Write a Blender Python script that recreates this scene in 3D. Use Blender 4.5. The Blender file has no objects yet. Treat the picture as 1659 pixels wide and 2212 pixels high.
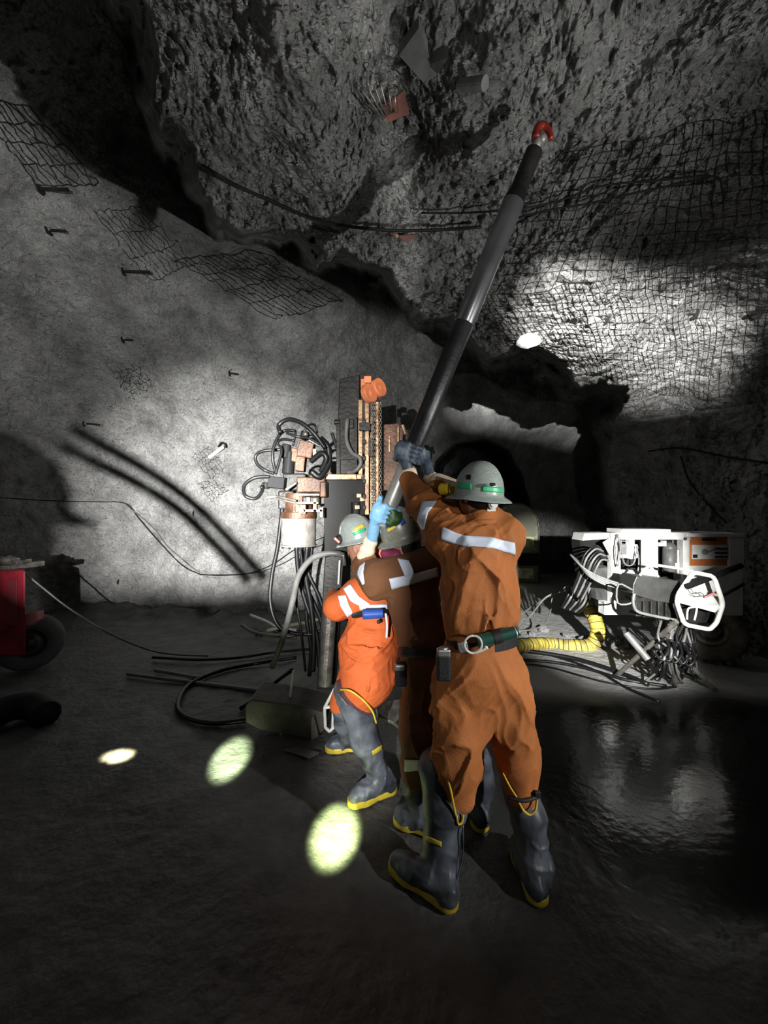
import bpy, math, random
import numpy as np
from mathutils import Vector, Matrix
from mathutils.bvhtree import BVHTree
random.seed(7)
SC = bpy.context.scene
COL = SC.collection
# ------------------------------------------------------------------ camera
F, CX, CY, H = 831.0, 829.5, 1106.0, 1.65
cam_d = bpy.data.cameras.new('camera'); cam = bpy.data.objects.new('camera', cam_d); COL.objects.link(cam)
cam.location = (0, 0, H); cam.rotation_euler = (math.pi/2, 0, 0)
cam_d.sensor_fit = 'VERTICAL'; cam_d.sensor_height = 36; cam_d.lens = F/2212*36
cam_d.clip_start = 0.05; cam_d.clip_end = 100
SC.camera = cam
SC.view_settings.view_transform = 'Standard'; SC.view_settings.look = 'None'
SC.view_settings.gamma = 1; SC.view_settings.use_curve_mapping = False
SC.view_settings.exposure = 0.0

def P(px, py, Y):
    return Vector(((px-CX)*Y/F, Y, H-(py-CY)*Y/F))
def G(px, py, z=0.0):
    Y = (H-z)*F/(py-CY); return P(px, py, Y)
def V(*a): return Vector(a)

# ------------------------------------------------------------------ noise (numpy)
def _h(ix, iy, iz, s):
    n = (ix*374761393 + iy*668265263 + iz*2147483647 + s*1274126177) & 0xffffffff
    n = ((n ^ (n >> 13))*1274126177) & 0xffffffff
    n = (n ^ (n >> 16)) & 0xffffffff
    n = (n*2246822519) & 0xffffffff
    n = (n ^ (n >> 15))
    return (n & 0xffff).astype(np.float32)/32767.5-1
def vnoise(p, s=0):
    f = np.floor(p); i = f.astype(np.int64); t = (p-f).astype(np.float32); t = t*t*(3-2*t)
    x, y, z = i[..., 0], i[..., 1], i[..., 2]; tx, ty, tz = t[..., 0], t[..., 1], t[..., 2]
    r = 0
    for dx in (0, 1):
        wx = tx if dx else 1-tx
        for dy in (0, 1):
            wy = ty if dy else 1-ty
            for dz in (0, 1):
                wz = tz if dz else 1-tz
                r = r+_h(x+dx, y+dy, z+dz, s)*(wx*wy*wz)
    return r
def fbm(p, oct=3, s=0, gain=.5):
    r = 0; a = 1
    for k in range(oct):
        r = r+a*vnoise(p*(2.03**k)+k*7.3, s+k); a *= gain
    return r
def ridge(p, oct=3, s=0, gain=.5):
    r = 0; a = 1
    for k in range(oct):
        r = r+a*(1-2*np.abs(vnoise(p*(2.03**k)+k*5.1, s+k))); a *= gain
    return r

# ------------------------------------------------------------------ materials
MATS = {}
def mat(name, col, rough=.6, metal=0., bump=0., bscale=30., var=0., vscale=8., col2=None, spec=.5, emit=None, estr=0., detail=4, coat=0.):
    if name in MATS: return MATS[name]
    m = bpy.data.materials.new(name); m.use_nodes = True; nt = m.node_tree; b = nt.nodes['Principled BSDF']
    b.inputs['Base Color'].default_value = (*col, 1); b.inputs['Roughness'].default_value = rough
    b.inputs['Metallic'].default_value = metal; b.inputs['Specular IOR Level'].default_value = spec
    if coat: b.inputs['Coat Weight'].default_value = coat
    tc = nt.nodes.new('ShaderNodeTexCoord')
    n = nt.nodes.new('ShaderNodeTexNoise'); n.inputs['Scale'].default_value = vscale; n.inputs['Detail'].default_value = detail
    nt.links.new(tc.outputs['Object'], n.inputs['Vector'])
    r = nt.nodes.new('ShaderNodeValToRGB')
    r.color_ramp.elements[0].position = .38; r.color_ramp.elements[1].position = .64
    c2 = col2 if col2 else tuple(c*(1-var) for c in col)
    r.color_ramp.elements[0].color = (*c2, 1); r.color_ramp.elements[1].color = (*col, 1)
    nt.links.new(n.outputs['Fac'], r.inputs['Fac']); nt.links.new(r.outputs['Color'], b.inputs['Base Color'])
    if bump:
        n2 = nt.nodes.new('ShaderNodeTexNoise'); n2.inputs['Scale'].default_value = bscale; n2.inputs['Detail'].default_value = 6
        nt.links.new(tc.outputs['Object'], n2.inputs['Vector'])
        bp = nt.nodes.new('ShaderNodeBump'); bp.inputs['Strength'].default_value = bump; bp.inputs['Distance'].default_value = .01
        nt.links.new(n2.outputs['Fac'], bp.inputs['Height']); nt.links.new(bp.outputs['Normal'], b.inputs['Normal'])
    if emit:
        b.inputs['Emission Color'].default_value = (*emit, 1); b.inputs['Emission Strength'].default_value = estr
    MATS[name] = m; return m

def rock_mat(name, c_lo, c_hi, rough, b1, b2):
    m = bpy.data.materials.new(name); m.use_nodes = True; nt = m.node_tree; N = nt.nodes; L = nt.links; b = N['Principled BSDF']
    tc = N.new('ShaderNodeTexCoord')
    n = N.new('ShaderNodeTexNoise'); n.inputs['Scale'].default_value = 2.2; n.inputs['Detail'].default_value = 10; n.inputs['Roughness'].default_value = .7
    L.new(tc.outputs['Object'], n.inputs['Vector'])
    r = N.new('ShaderNodeValToRGB'); r.color_ramp.elements[0].position = .3; r.color_ramp.elements[1].position = .7
    r.color_ramp.elements[0].color = (*c_lo, 1); r.color_ramp.elements[1].color = (*c_hi, 1)
    L.new(n.outputs['Fac'], r.inputs['Fac']); L.new(r.outputs['Color'], b.inputs['Base Color'])
    b.inputs['Roughness'].default_value = rough; b.inputs['Specular IOR Level'].default_value = .35
    a = N.new('ShaderNodeTexNoise'); a.inputs['Scale'].default_value = 9; a.inputs['Detail'].default_value = 9; a.inputs['Roughness'].default_value = .72
    v = N.new('ShaderNodeTexVoronoi'); v.inputs['Scale'].default_value = 16; v.feature = 'F1'
    w = N.new('ShaderNodeTexNoise'); w.inputs['Scale'].default_value = 4; w.inputs['Detail'].default_value = 4
    mx = N.new('ShaderNodeVectorMath'); mx.operation = 'MULTIPLY_ADD'; mx.inputs[1].default_value = (.5, .5, .5)
    L.new(tc.outputs['Object'], a.inputs['Vector']); L.new(tc.outputs['Object'], w.inputs['Vector'])
    L.new(w.outputs['Color'], mx.inputs[0]); L.new(tc.outputs['Object'], mx.inputs[2]); L.new(mx.outputs[0], v.inputs['Vector'])
    p1 = N.new('ShaderNodeBump'); p1.inputs['Strength'].default_value = b1; p1.inputs['Distance'].default_value = .11
    p2 = N.new('ShaderNodeBump'); p2.inputs['Strength'].default_value = b2; p2.inputs['Distance'].default_value = .05
    L.new(a.outputs['Fac'], p1.inputs['Height']); L.new(v.outputs['Distance'], p2.inputs['Height'])
    L.new(p1.outputs['Normal'], p2.inputs['Normal']); L.new(p2.outputs['Normal'], b.inputs['Normal'])
    MATS[name] = m; return m

# ------------------------------------------------------------------ object helpers
WORLD = {}      # object -> (verts, faces) in world space
def root(name, loc, label, cat, group=None):
    o = bpy.data.objects.new(name, None); COL.objects.link(o); o.location = loc; o.empty_display_size = .1
    o['label'] = label; o['category'] = cat
    if group: o['group'] = group
    return o
def rootloc(o):
    while o.parent: o = o.parent
    return Vector(o.location)
def tag(o, label, cat, group=None, kind=None):
    o['label'] = label; o['category'] = cat
    if group: o['group'] = group
    if kind: o['kind'] = kind
    return o
def mkobj(name, verts, faces, material, parent=None, smooth=False, origin=None, label=None, bevel=0, smooth_angle=None):
    verts = np.asarray(verts, dtype=np.float64)
    if parent is not None: org = np.array(rootloc(parent))
    elif origin is not None: org = np.array(origin)
    else:
        mn, mx = verts.min(0), verts.max(0); org = np.array([(mn[0]+mx[0])/2, (mn[1]+mx[1])/2, mn[2]])
    me = bpy.data.meshes.new(name)
    vl = verts-org
    if isinstance(faces, np.ndarray):
        nf = len(faces); k = faces.shape[1]
        me.vertices.add(len(vl)); me.vertices.foreach_set('co', vl.astype(np.float32).ravel())
        me.loops.add(nf*k); me.loops.foreach_set('vertex_index', faces.astype(np.int32).ravel())
        me.polygons.add(nf); me.polygons.foreach_set('loop_start', np.arange(0, nf*k, k, dtype=np.int32))
        me.polygons.foreach_set('loop_total', np.full(nf, k, dtype=np.int32)); me.update(calc_edges=True); me.validate()
    else:
        me.from_pydata([tuple(v) for v in vl], [], faces); me.update()
    if smooth: me.polygons.foreach_set('use_smooth', [True]*len(me.polygons))
    me.materials.append(material)
    o = bpy.data.objects.new(name, me); COL.objects.link(o)
    if parent is not None: o.parent = parent
    else: o.location = org
    if label: o['label'] = label
    if bevel:
        md = o.modifiers.new('bevel', 'BEVEL'); md.width = bevel; md.segments = 2; md.limit_method = 'ANGLE'
    if smooth_angle: pass
    WORLD[o] = (verts, faces)
    return o

def frame(d):
    d = Vector(d).normalized(); a = V(0, 0, 1) if abs(d.z) < .9 else V(1, 0, 0)
    u = d.cross(a).normalized(); w = d.cross(u).normalized(); return d, u, w
def catmull(pts, n=6):
    pts = [Vector(p) for p in pts]
    if len(pts) < 3: return pts
    q = [pts[0]*2-pts[1]]+pts+[pts[-1]*2-pts[-2]]; out = []
    for i in range(1, len(q)-2):
        a, b, c, d = q[i-1], q[i], q[i+1], q[i+2]
        for k in range(n):
            t = k/n
            out.append(.5*((2*b)+(c-a)*t+(2*a-5*b+4*c-d)*t*t+(3*b-a-3*c+d)*t**3))
    out.append(pts[-1]); return out
class MB:
    def __init__(s): s.v = []; s.f = []
    def add(s, vs, fs):
        n = len(s.v); s.v += [tuple(v) for v in vs]; s.f += [tuple(i+n for i in f) for f in fs]; return s
    def box(s, c, size, R=None):
        hx, hy, hz = size[0]/2, size[1]/2, size[2]/2; c = Vector(c)
        vs = [V(x, y, z) for x in (-hx, hx) for y in (-hy, hy) for z in (-hz, hz)]
        if R is not None: vs = [R @ v for v in vs]
        return s.add([c+v for v in vs], [(0, 1, 3, 2), (4, 6, 7, 5), (0, 4, 5, 1), (2, 3, 7, 6), (0, 2, 6, 4), (1, 5, 7, 3)])
    def pbox(s, x0, x1, y0, y1, Y, d):      # front face given where the photo shows it, at real distance Y, depth d
        a, b = P(x0, y0, Y), P(x1, y1, Y)
        return s.box(((a.x+b.x)/2, Y+d/2, (a.z+b.z)/2), (abs(b.x-a.x), d, abs(a.z-b.z)))
    def cyl(s, a, b, r, r2=None, n=16, cap=True):
        a, b = Vector(a), Vector(b); r2 = r if r2 is None else r2
        d, u, w = frame(b-a); vs = []
        for (c, rr) in ((a, r), (b, r2)):
            for k in range(n):
                t = 2*math.pi*k/n; vs.append(c+(u*math.cos(t)+w*math.sin(t))*rr)
        fs = [(k, (k+1) % n, n+(k+1) % n, n+k) for k in range(n)]
        if cap: fs += [tuple(range(n-1, -1, -1)), tuple(range(n, 2*n))]
        return s.add(vs, fs)
    def tube(s, pts, r, n=8, sm=6, rf=None):
        pts = catmull(pts, sm) if sm else [Vector(p) for p in pts]
        vs = []; prev = None; m = len(pts)
        for i, p in enumerate(pts):
            d = (pts[min(i+1, m-1)]-pts[max(i-1, 0)]).normalized()
            if prev is None: _, u, w = frame(d)
            else:
                u = (prev-d*prev.dot(d)).normalized(); w = d.cross(u)
            prev = u; rr = rf(i/(m-1))*r if rf else r
            for k in range(n):
                t = 2*math.pi*k/n; vs.append(p+(u*math.cos(t)+w*math.sin(t))*rr)
        fs = [(i*n+k, i*n+(k+1) % n, (i+1)*n+(k+1) % n, (i+1)*n+k) for i in range(m-1) for k in range(n)]
        fs += [tuple(range(n-1, -1, -1)), tuple(range((m-1)*n, m*n))]
        return s.add(vs, fs)
    def lathe(s, c, axis, prof, n=24, sx=1, sy=1, u=None):
        d, uu, w = frame(axis)
        if u is not None: uu = Vector(u).normalized(); w = d.cross(uu)
        vs = []
        for (r, h) in prof:
            for k in range(n):
                t = 2*math.pi*k/n; vs.append(Vector(c)+d*h+(uu*math.cos(t)*sx+w*math.sin(t)*sy)*r)
        m = len(prof)
        fs = [(i*n+k, i*n+(k+1) % n, (i+1)*n+(k+1) % n, (i+1)*n+k) for i in range(m-1) for k in range(n)]
        return s.add(vs, fs)
    def prism(s, poly, thick, direction=(0, 1, 0)):
        d = Vector(direction)*thick; poly = [Vector(p) for p in poly]; n = len(poly)
        vs = poly+[p+d for p in poly]
        return s.add(vs, [tuple(range(n)), tuple(range(2*n-1, n-1, -1))]+[(i, (i+1) % n, n+(i+1) % n, n+i) for i in range(n)])
    def ball(s, c, r, n=12, sc=(1, 1, 1)):
        vs = []; fs = []; c = Vector(c)
        for i in range(n+1):
            th = math.pi*i/n
            for k in range(2*n):
                ph = math.pi*k/n
                vs.append(c+V(math.sin(th)*math.cos(ph)*r*sc[0], math.sin(th)*math.sin(ph)*r*sc[1], math.cos(th)*r*sc[2]))
        for i in range(n):
            for k in range(2*n):
                fs.append((i*2*n+k, (i+1)*2*n+k, (i+1)*2*n+(k+1) % (2*n), i*2*n+(k+1) % (2*n)))
        return s.add(vs, fs)
    def build(s, name, m, parent=None, smooth=False, bevel=0, label=None):
        import bmesh
        o = mkobj(name, s.v, s.f, m, parent, smooth, bevel=bevel, label=label)
        bm = bmesh.new(); bm.from_mesh(o.data)
        bmesh.ops.remove_doubles(bm, verts=bm.verts, dist=1e-6)
        bmesh.ops.recalc_face_normals(bm, faces=bm.faces); bm.to_mesh(o.data); bm.free()
        if smooth: o.data.polygons.foreach_set('use_smooth', [True]*len(o.data.polygons))
        return o

# ------------------------------------------------------------------ implicit surfaces
def smin(a, b, k):
    if k <= 0: return np.minimum(a, b)
    h = np.clip(.5+.5*(b-a)/k, 0, 1); return b*(1-h)+a*h-k*h*(1-h)
def d_cone(p, a, b, ra, rb, n=None, s=1.):
    a = np.array(a, dtype=np.float32); b = np.array(b, dtype=np.float32); ab = b-a
    q = p-a; t = np.clip((q@ab)/max(float(ab@ab), 1e-9), 0, 1)
    q = q-t[..., None]*ab
    if n is not None:
        n = np.array(Vector(n).normalized(), dtype=np.float32); c = q@n; q = q+(c*(s-1))[..., None]*n
    return np.sqrt((q*q).sum(-1))-(ra+(rb-ra)*t)
def d_ell(p, c, r, R=None):
    q = p-np.array(c, dtype=np.float32)
    if R is not None: q = q@np.array(R, dtype=np.float32)
    r = np.array(r, dtype=np.float32); k = np.sqrt(((q/r)**2).sum(-1)); return (k-1)*float(r.min())
def field(p, prims, k):
    d = None
    for pr in prims:
        kk = k
        if pr[0] == 'c': v = d_cone(p, *pr[1:])
        elif pr[0] == 'ck': v = d_cone(p, *pr[2:]); kk = pr[1]
        elif pr[0] == 'e': v = d_ell(p, *pr[1:])
        elif pr[0] == 'ek': v = d_ell(p, *pr[2:]); kk = pr[1]
        elif pr[0] == 'sub':
            v = d_ell(p, *pr[2:]); d = -smin(-d, v, pr[1]); continue
        d = v if d is None else smin(d, v, kk)
    return d
def prim_bounds(prims):
    lo = np.full(3, 1e9); hi = -lo
    for pr in prims:
        if pr[0] == 'sub': continue
        a = pr[1:] if pr[0] in 'ce' else pr[2:]
        if pr[0].startswith('c'):
            rr = max(a[2], a[3])
            if len(a) > 5 and a[5] < 1: rr = rr/a[5]
            pts = [np.array(a[0])-rr, np.array(a[0])+rr, np.array(a[1])-rr, np.array(a[1])+rr]
        else:
            rr = max(a[1]); pts = [np.array(a[0])-rr, np.array(a[0])+rr]
        for q in pts: lo = np.minimum(lo, q); hi = np.maximum(hi, q)
    return lo, hi
def surface(prims, k, h, disp=None, cut=None, pad=.03):
    lo, hi = prim_bounds(prims); lo = lo-pad; hi = hi+pad
    n = np.ceil((hi-lo)/h).astype(int)+1
    gx, gy, gz = [lo[i]+h*np.arange(n[i]) for i in range(3)]
    fld = np.empty(n, dtype=np.float32)
    B = 48
    for i0 in range(0, n[0], B):
        X, Y, Z = np.meshgrid(gx[i0:i0+B], gy, gz, indexing='ij'); p = np.stack([X, Y, Z], -1).astype(np.float32)
        f = field(p, prims, k)
        near = np.abs(f) < .05
        if disp is not None and near.any():
            f[near] += disp(p[near])
        if cut is not None: f = np.maximum(f, cut(p))
        fld[i0:i0+B] = f
    s = fld < 0
    c = [fld[dx:n[0]-1+dx, dy:n[1]-1+dy, dz:n[2]-1+dz] for dx in (0, 1) for dy in (0, 1) for dz in (0, 1)]
    cnt = sum((x < 0).astype(np.int8) for x in c); act = (cnt > 0) & (cnt < 8)
    idx = np.full(act.shape, -1, dtype=np.int64); ii = np.argwhere(act); idx[act] = np.arange(len(ii))
    corner = np.stack([x[act] for x in c], 1)
    cp = np.array([(dx, dy, dz) for dx in (0, 1) for dy in (0, 1) for dz in (0, 1)], dtype=np.float32)
    acc = np.zeros((len(ii), 3)); num = np.zeros(len(ii))
    for a in range(8):
        for b in range(a+1, 8):
            if np.abs(cp[a]-cp[b]).sum() != 1: continue
            va, vb = corner[:, a], corner[:, b]; x = (va < 0) != (vb < 0)
            t = va[x]/(va[x]-vb[x]); acc[x] += cp[a]+(cp[b]-cp[a])*t[:, None]; num[x] += 1
    verts = lo+h*(ii+acc/num[:, None])
    faces = []
    for ax in range(3):
        sl0 = [slice(1, n[i]-1) for i in range(3)]; sl1 = [slice(1, n[i]-1) for i in range(3)]
        sl0[ax] = slice(0, n[ax]-1); sl1[ax] = slice(1, n[ax])
        s0, s1 = s[tuple(sl0)], s[tuple(sl1)]
        for flip in (0, 1):
            q = np.argwhere((s0 & ~s1) if not flip else (~s0 & s1))
            if not len(q): continue
            off = np.array([1, 1, 1]); off[ax] = 0; q = q+off
            u, w = (ax+1) % 3, (ax+2) % 3
            e = np.eye(3, dtype=int)
            q4 = [q, q-e[u], q-e[u]-e[w], q-e[w]]
            f = np.stack([idx[a[:, 0], a[:, 1], a[:, 2]] for a in q4], 1)
            faces.append(f if not flip else f[:, ::-1])
    return verts, np.concatenate(faces)
def sdf(name, prims, k, h, m, parent, disp=None, cut=None, label=None):
    v, f = surface(prims, k, h, disp, cut)
    return mkobj(name, v, f, m, parent, smooth=True, label=label)
_bvh = {}
def bvh(o):
    if o not in _bvh:
        v, f = WORLD[o]
        _bvh[o] = BVHTree.FromPolygons([tuple(x) for x in v], [tuple(int(i) for i in x) for x in f])
    return _bvh[o]
def drape(name, top, bot, targets, m, parent, off=.004, n=24, k=5, thick=.003, label=None):
    """a strip of tape laid onto cloth or shell between two edge lines"""
    def along(poly, t):
        L = [0]
        for a, b in zip(poly, poly[1:]): L.append(L[-1]+math.hypot(b[0]-a[0], b[1]-a[1]))
        x = t*L[-1]
        for i in range(len(poly)-1):
            if x <= L[i+1]+1e-9:
                u = (x-L[i])/max(L[i+1]-L[i], 1e-9); return (poly[i][0]+(poly[i+1][0]-poly[i][0])*u, poly[i][1]+(poly[i+1][1]-poly[i][1])*u)
        return poly[-1]
    pts = {}; org = V(0, 0, H)
    for i in range(n+1):
        a, b = along(top, i/n), along(bot, i/n)
        for j in range(k+1):
            u = j/k; q = (a[0]+(b[0]-a[0])*u, a[1]+(b[1]-a[1])*u); d = (P(q[0], q[1], 1)-org).normalized()
            best = None
            for o in targets:
                hit = bvh(o).ray_cast(org, d)
                if hit[0] is not None and (best is None or hit[3] < best[3]): best = hit
            if best:
                nn = best[1]; nn = nn if nn.dot(d) < 0 else -nn
                pts[i, j] = best[0]+nn*off
    vs = []; ix = {}
    for kx, p in pts.items(): ix[kx] = len(vs); vs.append(p)
    fs = []
    for i in range(n):
        for j in range(k):
            q = [(i, j), (i+1, j), (i+1, j+1), (i, j+1)]
            if all(x in pts for x in q):
                z = [pts[x].y for x in q]
                if max(z)-min(z) < .08: fs.append(tuple(ix[x] for x in q))
    if not fs: print('DRAPE MISS', name, label); return None
    o = mkobj(name, vs, fs, m, parent, smooth=True, label=label)
    md = o.modifiers.new('solid', 'SOLIDIFY'); md.thickness = thick; md.offset = 0
    return o

# palette
M_rock = rock_mat('shotcrete_wall', (.15, .15, .147), (.52, .52, .51), .85, 1.0, .7)
M_roof = rock_mat('rough_rock_roof', (.07, .07, .068), (.40, .40, .39), .85, 1.0, 1.0)
M_blk = mat('black_rubber', (.008, .008, .009), .65, bump=.2, spec=.2)
M_hose = mat('black_hose', (.007, .007, .008), .42, spec=.35)
M_ghose = mat('grey_hose', (.16, .16, .155), .45, var=.4)
M_dkst = mat('dark_oily_steel', (.026, .025, .023), .5, .3, spec=.35, bump=.4, bscale=40, var=.6)
M_st = mat('worn_steel', (.30, .28, .25), .38, .7, bump=.3, bscale=35, var=.55, vscale=14)
M_tan = mat('greasy_tan_steel', (.42, .26, .14), .38, .35, bump=.4, bscale=40, col2=(.16, .085, .04), vscale=16)
M_rust = mat('brown_rusty_steel', (.13, .060, .032), .5, .3, bump=.5, bscale=50, var=.6)
M_org = mat('orange_painted_steel', (.75, .22, .09), .45, 0, var=.35, bump=.2)
M_red = mat('red_painted_steel', (.22, .012, .022), .4, 0, var=.4, bump=.2, vscale=5)
M_white = mat('white_painted_steel', (.80, .80, .77), .42, 0, bump=.15, var=.18, vscale=10)
M_gr = mat('grey_painted_steel', (.16, .165, .16), .5, .1, bump=.2, var=.4)
M_alu = mat('brushed_motor_steel', (.36, .34, .31), .42, .4, bump=.2, bscale=60, var=.35, vscale=12)
M_refl = mat('reflective_tape', (.72, .80, .95), .45, 0, var=.06)
M_yel = mat('yellow_rubber_trim', (.72, .55, .05), .5, 0, var=.25, vscale=20)
M_boot = mat('dusty_blue_rubber', (.035, .040, .050), .45, 0, bump=.3, bscale=14, col2=(.13, .145, .175), vscale=9)
M_skin = mat('skin', (.50, .24, .16), .55, 0, bump=.1, bscale=80, var=.12, vscale=20)
M_hair = mat('dark_hair', (.02, .014, .01), .7, 0, bump=.6, bscale=120)
# ================================================================== the cavern
def to_ang(px, py):
    az = math.atan((px-CX)/F); el = math.atan((CY-py)/math.hypot(F, px-CX)); return az, el
def cp(lst):
    out = []
    for px, py, Y in lst:
        az, el = to_ang(px, py); out.append((az, el, math.log((P(px, py, Y)-V(0, 0, H)).length)))
    return out
def cz(lst):       # ceiling points by height
    return cp([(px, py, (z-H)*F/(CY-py)) for px, py, z in lst])
def ang(lst):      # degrees, radius
    return [(math.radians(a), math.radians(e), math.log(r)) for a, e, r in lst]
NEAR = cz([(100, 0, 4.0), (300, 0, 3.95), (600, 0, 3.75), (900, 0, 4.0), (1300, 0, 3.9), (1659, 0, 3.9), (450, 300, 3.8), (700, 300, 3.65),
           (840, 220, 3.95), (1000, 300, 3.75), (1400, 300, 3.75), (1659, 300, 3.75), (600, 500, 3.75), (800, 500, 3.65), (1000, 500, 3.7),
           (1200, 480, 3.6), (1400, 500, 3.75), (1659, 500, 3.65), (850, 630, 3.5), (980, 680, 3.45), (1100, 700, 3.30), (1300, 620, 3.4), (1300, 760, 3.15),
           (1450, 700, 3.45), (1000, 600, 3.55), (500, 480, 3.7)]) + cp([
           (1659, 700, 3.5), (1560, 640, 3.6), (1450, 850, 4.6), (1530, 880, 4.4), (1659, 900, 4.1), (1659, 1100, 4.1), (1659, 1450, 4.25), (1500, 1000, 5.0), (1400, 1000, 5.6),
           (1330, 1000, 6.2), (1330, 1150, 6.5), (1340, 1400, 6.6), (1500, 1200, 5.1), (1500, 1400, 5.3), (1300, 840, 4.4), (1380, 860, 4.7), (2000, 900, 3.0), (2000, 1400, 3.1), (2000, 500, 2.5)]) \
       + ang([(-90, 60, 3.0), (-40, 75, 2.6), (0, 85, 2.6), (0, 65, 2.7), (40, 75, 2.6), (90, 60, 3.0), (90, 20, 4.0), (90, -20, 4.2), (120, 20, 5), (120, -20, 5), (-120, 60, 4), (120, 60, 4)])
FAR = cp([(0, 0, 3.0), (150, 150, 3.6), (0, 200, 3.3), (0, 400, 3.7), (200, 400, 4.1), (300, 400, 4.4), (250, 250, 4.2), (400, 540, 4.9), (600, 600, 5.3), (750, 650, 5.7),
          (400, 350, 4.9), (600, 480, 5.6), (850, 560, 6.4), (1000, 650, 7), (1200, 750, 8.4), (1400, 850, 8.5),
          (0, 700, 4.6), (200, 700, 5.0), (400, 700, 5.4), (600, 760, 5.7), (300, 900, 5.9), (500, 1000, 6.05), (700, 900, 6.3), (100, 1000, 5.6), (200, 1200, 6.2),
          (540, 1340, 5.9), (700, 1330, 6.1), (0, 1200, 5.6), (0, 1400, 5.6), (250, 1400, 6.3), (450, 1150, 6.0), (860, 750, 6.9), (850, 950, 7.1), (850, 1300, 7.2), (1000, 780, 7.4), (1000, 880, 7.4),
          (1150, 850, 7.8), (1220, 870, 8.2), (1200, 1000, 9.8), (1200, 1200, 10.5), (1280, 950, 9.5), (1280, 1200, 10.5), (1360, 1000, 11), (1360, 1300, 11), (1000, 1100, 8.2), (1000, 1300, 8.6)]) \
      + ang([(-60, 0, 6.0), (-60, -20, 6.0), (-60, 30, 5.0), (-90, 0, 5.5), (-90, -20, 5.5), (-90, 40, 5), (-60, 60, 4.6), (-120, 0, 6), (0, 80, 6), (60, 40, 9), (60, -20, 9)])
POLY = [(-70, 89), (-16, 89)]
BND = [(225, -500), (250, 0), (330, 200), (400, 330), (455, 430), (490, 520), (560, 530), (640, 520), (720, 565), (790, 610), (850, 645), (960, 690), (1000, 742), (1130, 790), (1210, 812),
       (1300, 838), (1335, 870), (1322, 950), (1330, 1100), (1335, 1300), (1345, 1700)]
EDGE = [to_ang(*p) for p in BND]
EPOLY = [(math.radians(-120), math.radians(88)), (math.radians(-70), math.radians(66))]+EDGE+[(math.radians(28), math.radians(-60)), (math.radians(150), math.radians(-60)), (math.radians(150), math.radians(95)), (math.radians(-120), math.radians(95))]
TUN = [to_ang(*p) for p in [(925, 1400), (925, 1080), (945, 1000), (990, 962), (1040, 955), (1090, 975), (1125, 1020), (1140, 1090), (1142, 1400)]]
def rbf_fit(pts):
    A = np.array(pts); d = np.sqrt(((A[:, None, :2]-A[None, :, :2])**2).sum(-1)+1e-4)
    n = len(A); Mx = np.zeros((n+1, n+1)); Mx[:n, :n] = d+np.eye(n)*-.002; Mx[:n, n] = 1; Mx[n, :n] = 1
    w = np.linalg.solve(Mx, np.append(A[:, 2], 0)); return A[:, :2], w
def rbf_eval(fit, az, el):
    A, w = fit; r = np.full(az.shape, w[-1])
    for (a, e), ww in zip(A, w[:-1]): r = r+ww*np.sqrt((az-a)**2+(el-e)**2+1e-4)
    return r
NF, FF = rbf_fit(NEAR), rbf_fit(FAR)
def sdist(poly, az, el, closed=True):
    d = np.full(az.shape, 1e9); ins = np.zeros(az.shape, bool); n = len(poly)
    for i in range(n):
        (x0, y0), (x1, y1) = poly[i], poly[(i+1) % n]
        dx, dy = x1-x0, y1-y0; t = np.clip(((az-x0)*dx+(el-y0)*dy)/(dx*dx+dy*dy+1e-12), 0, 1)
        d = np.minimum(d, np.hypot(az-x0-t*dx, el-y0-t*dy))
        c = ((y0 > el) != (y1 > el)) & (az < (x1-x0)*(el-y0)/((y1-y0) if y1 != y0 else 1e-12)+x0); ins ^= c
    return np.where(ins, d, -d)
def sstep(x): x = np.clip(x, 0, 1); return x*x*(3-2*x)
def cavern(az, el, fine=True):
    d = np.stack([np.sin(az)*np.cos(el), np.cos(az)*np.cos(el), np.sin(el)], -1)
    rn, rf = np.exp(rbf_eval(NF, az, el)), np.exp(rbf_eval(FF, az, el))
    wob = .030*vnoise(np.stack([az*11, el*11, az*0], -1), 3)+.010*vnoise(np.stack([az*34, el*34, az*0], -1), 4)+.004*vnoise(np.stack([az*110, el*110, az*0], -1), 5)
    m = sstep((sdist(EPOLY, az, el)+wob)/.045+.5)
    t = sstep((sdist(TUN, az, el)+wob*.3)/.015+.5)
    rf = rf*(1-t)+t*15.
    r = rn*m+rf*(1-m)
    p = d*r[..., None]
    rough = np.clip(m*1.0+.66, 0, 1.2)
    # lower left wall is smoother sprayed concrete
    r = r+.16*fbm(p*.8, 2, 11)*(.4+.6*rough)
    k = .07*rough*fbm(p*2.4, 3, 21, .55)
    r = r+k
    if fine:
        # pitted, torn spray texture, coarser in the roof
        w_ = p+.10*np.stack([vnoise(p*3.1, 7), vnoise(p*3.1, 8), vnoise(p*3.1, 9)], -1)
        a = fbm(w_*9.5, 4, 31, .62)
        r = r+rough*(.036*a+.012*fbm(p*34, 2, 77)+.024*np.minimum(ridge(w_*16, 2, 41, .6), .3)*(.3+sstep(vnoise(p*1.7, 44)+.5)))
    return d, r, m
def axis_grid(segs):
    out = []
    for a, b, st in segs: out += list(np.arange(a, b, st))
    out.append(segs[-1][1]); return np.radians(np.array(out))
AZ = axis_grid([(-120, -54, 1.5), (-54, 54, .14), (54, 120, 1.5)])
EL = axis_grid([(-40, -24, 1.0), (-24, 60, .14), (60, 88.5, 1.0)])
ga, ge = np.meshgrid(AZ, EL, indexing='ij')
dd, rr, mm = cavern(ga, ge)
pts = dd*rr[..., None]+np.array([0, 0, H])
na, ne = ga.shape
ids = np.arange(na*ne).reshape(na, ne)
quads = np.stack([ids[:-1, :-1], ids[:-1, 1:], ids[1:, 1:], ids[1:, :-1]], -1).reshape(-1, 4)
pf = pts.reshape(-1, 3)
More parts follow.
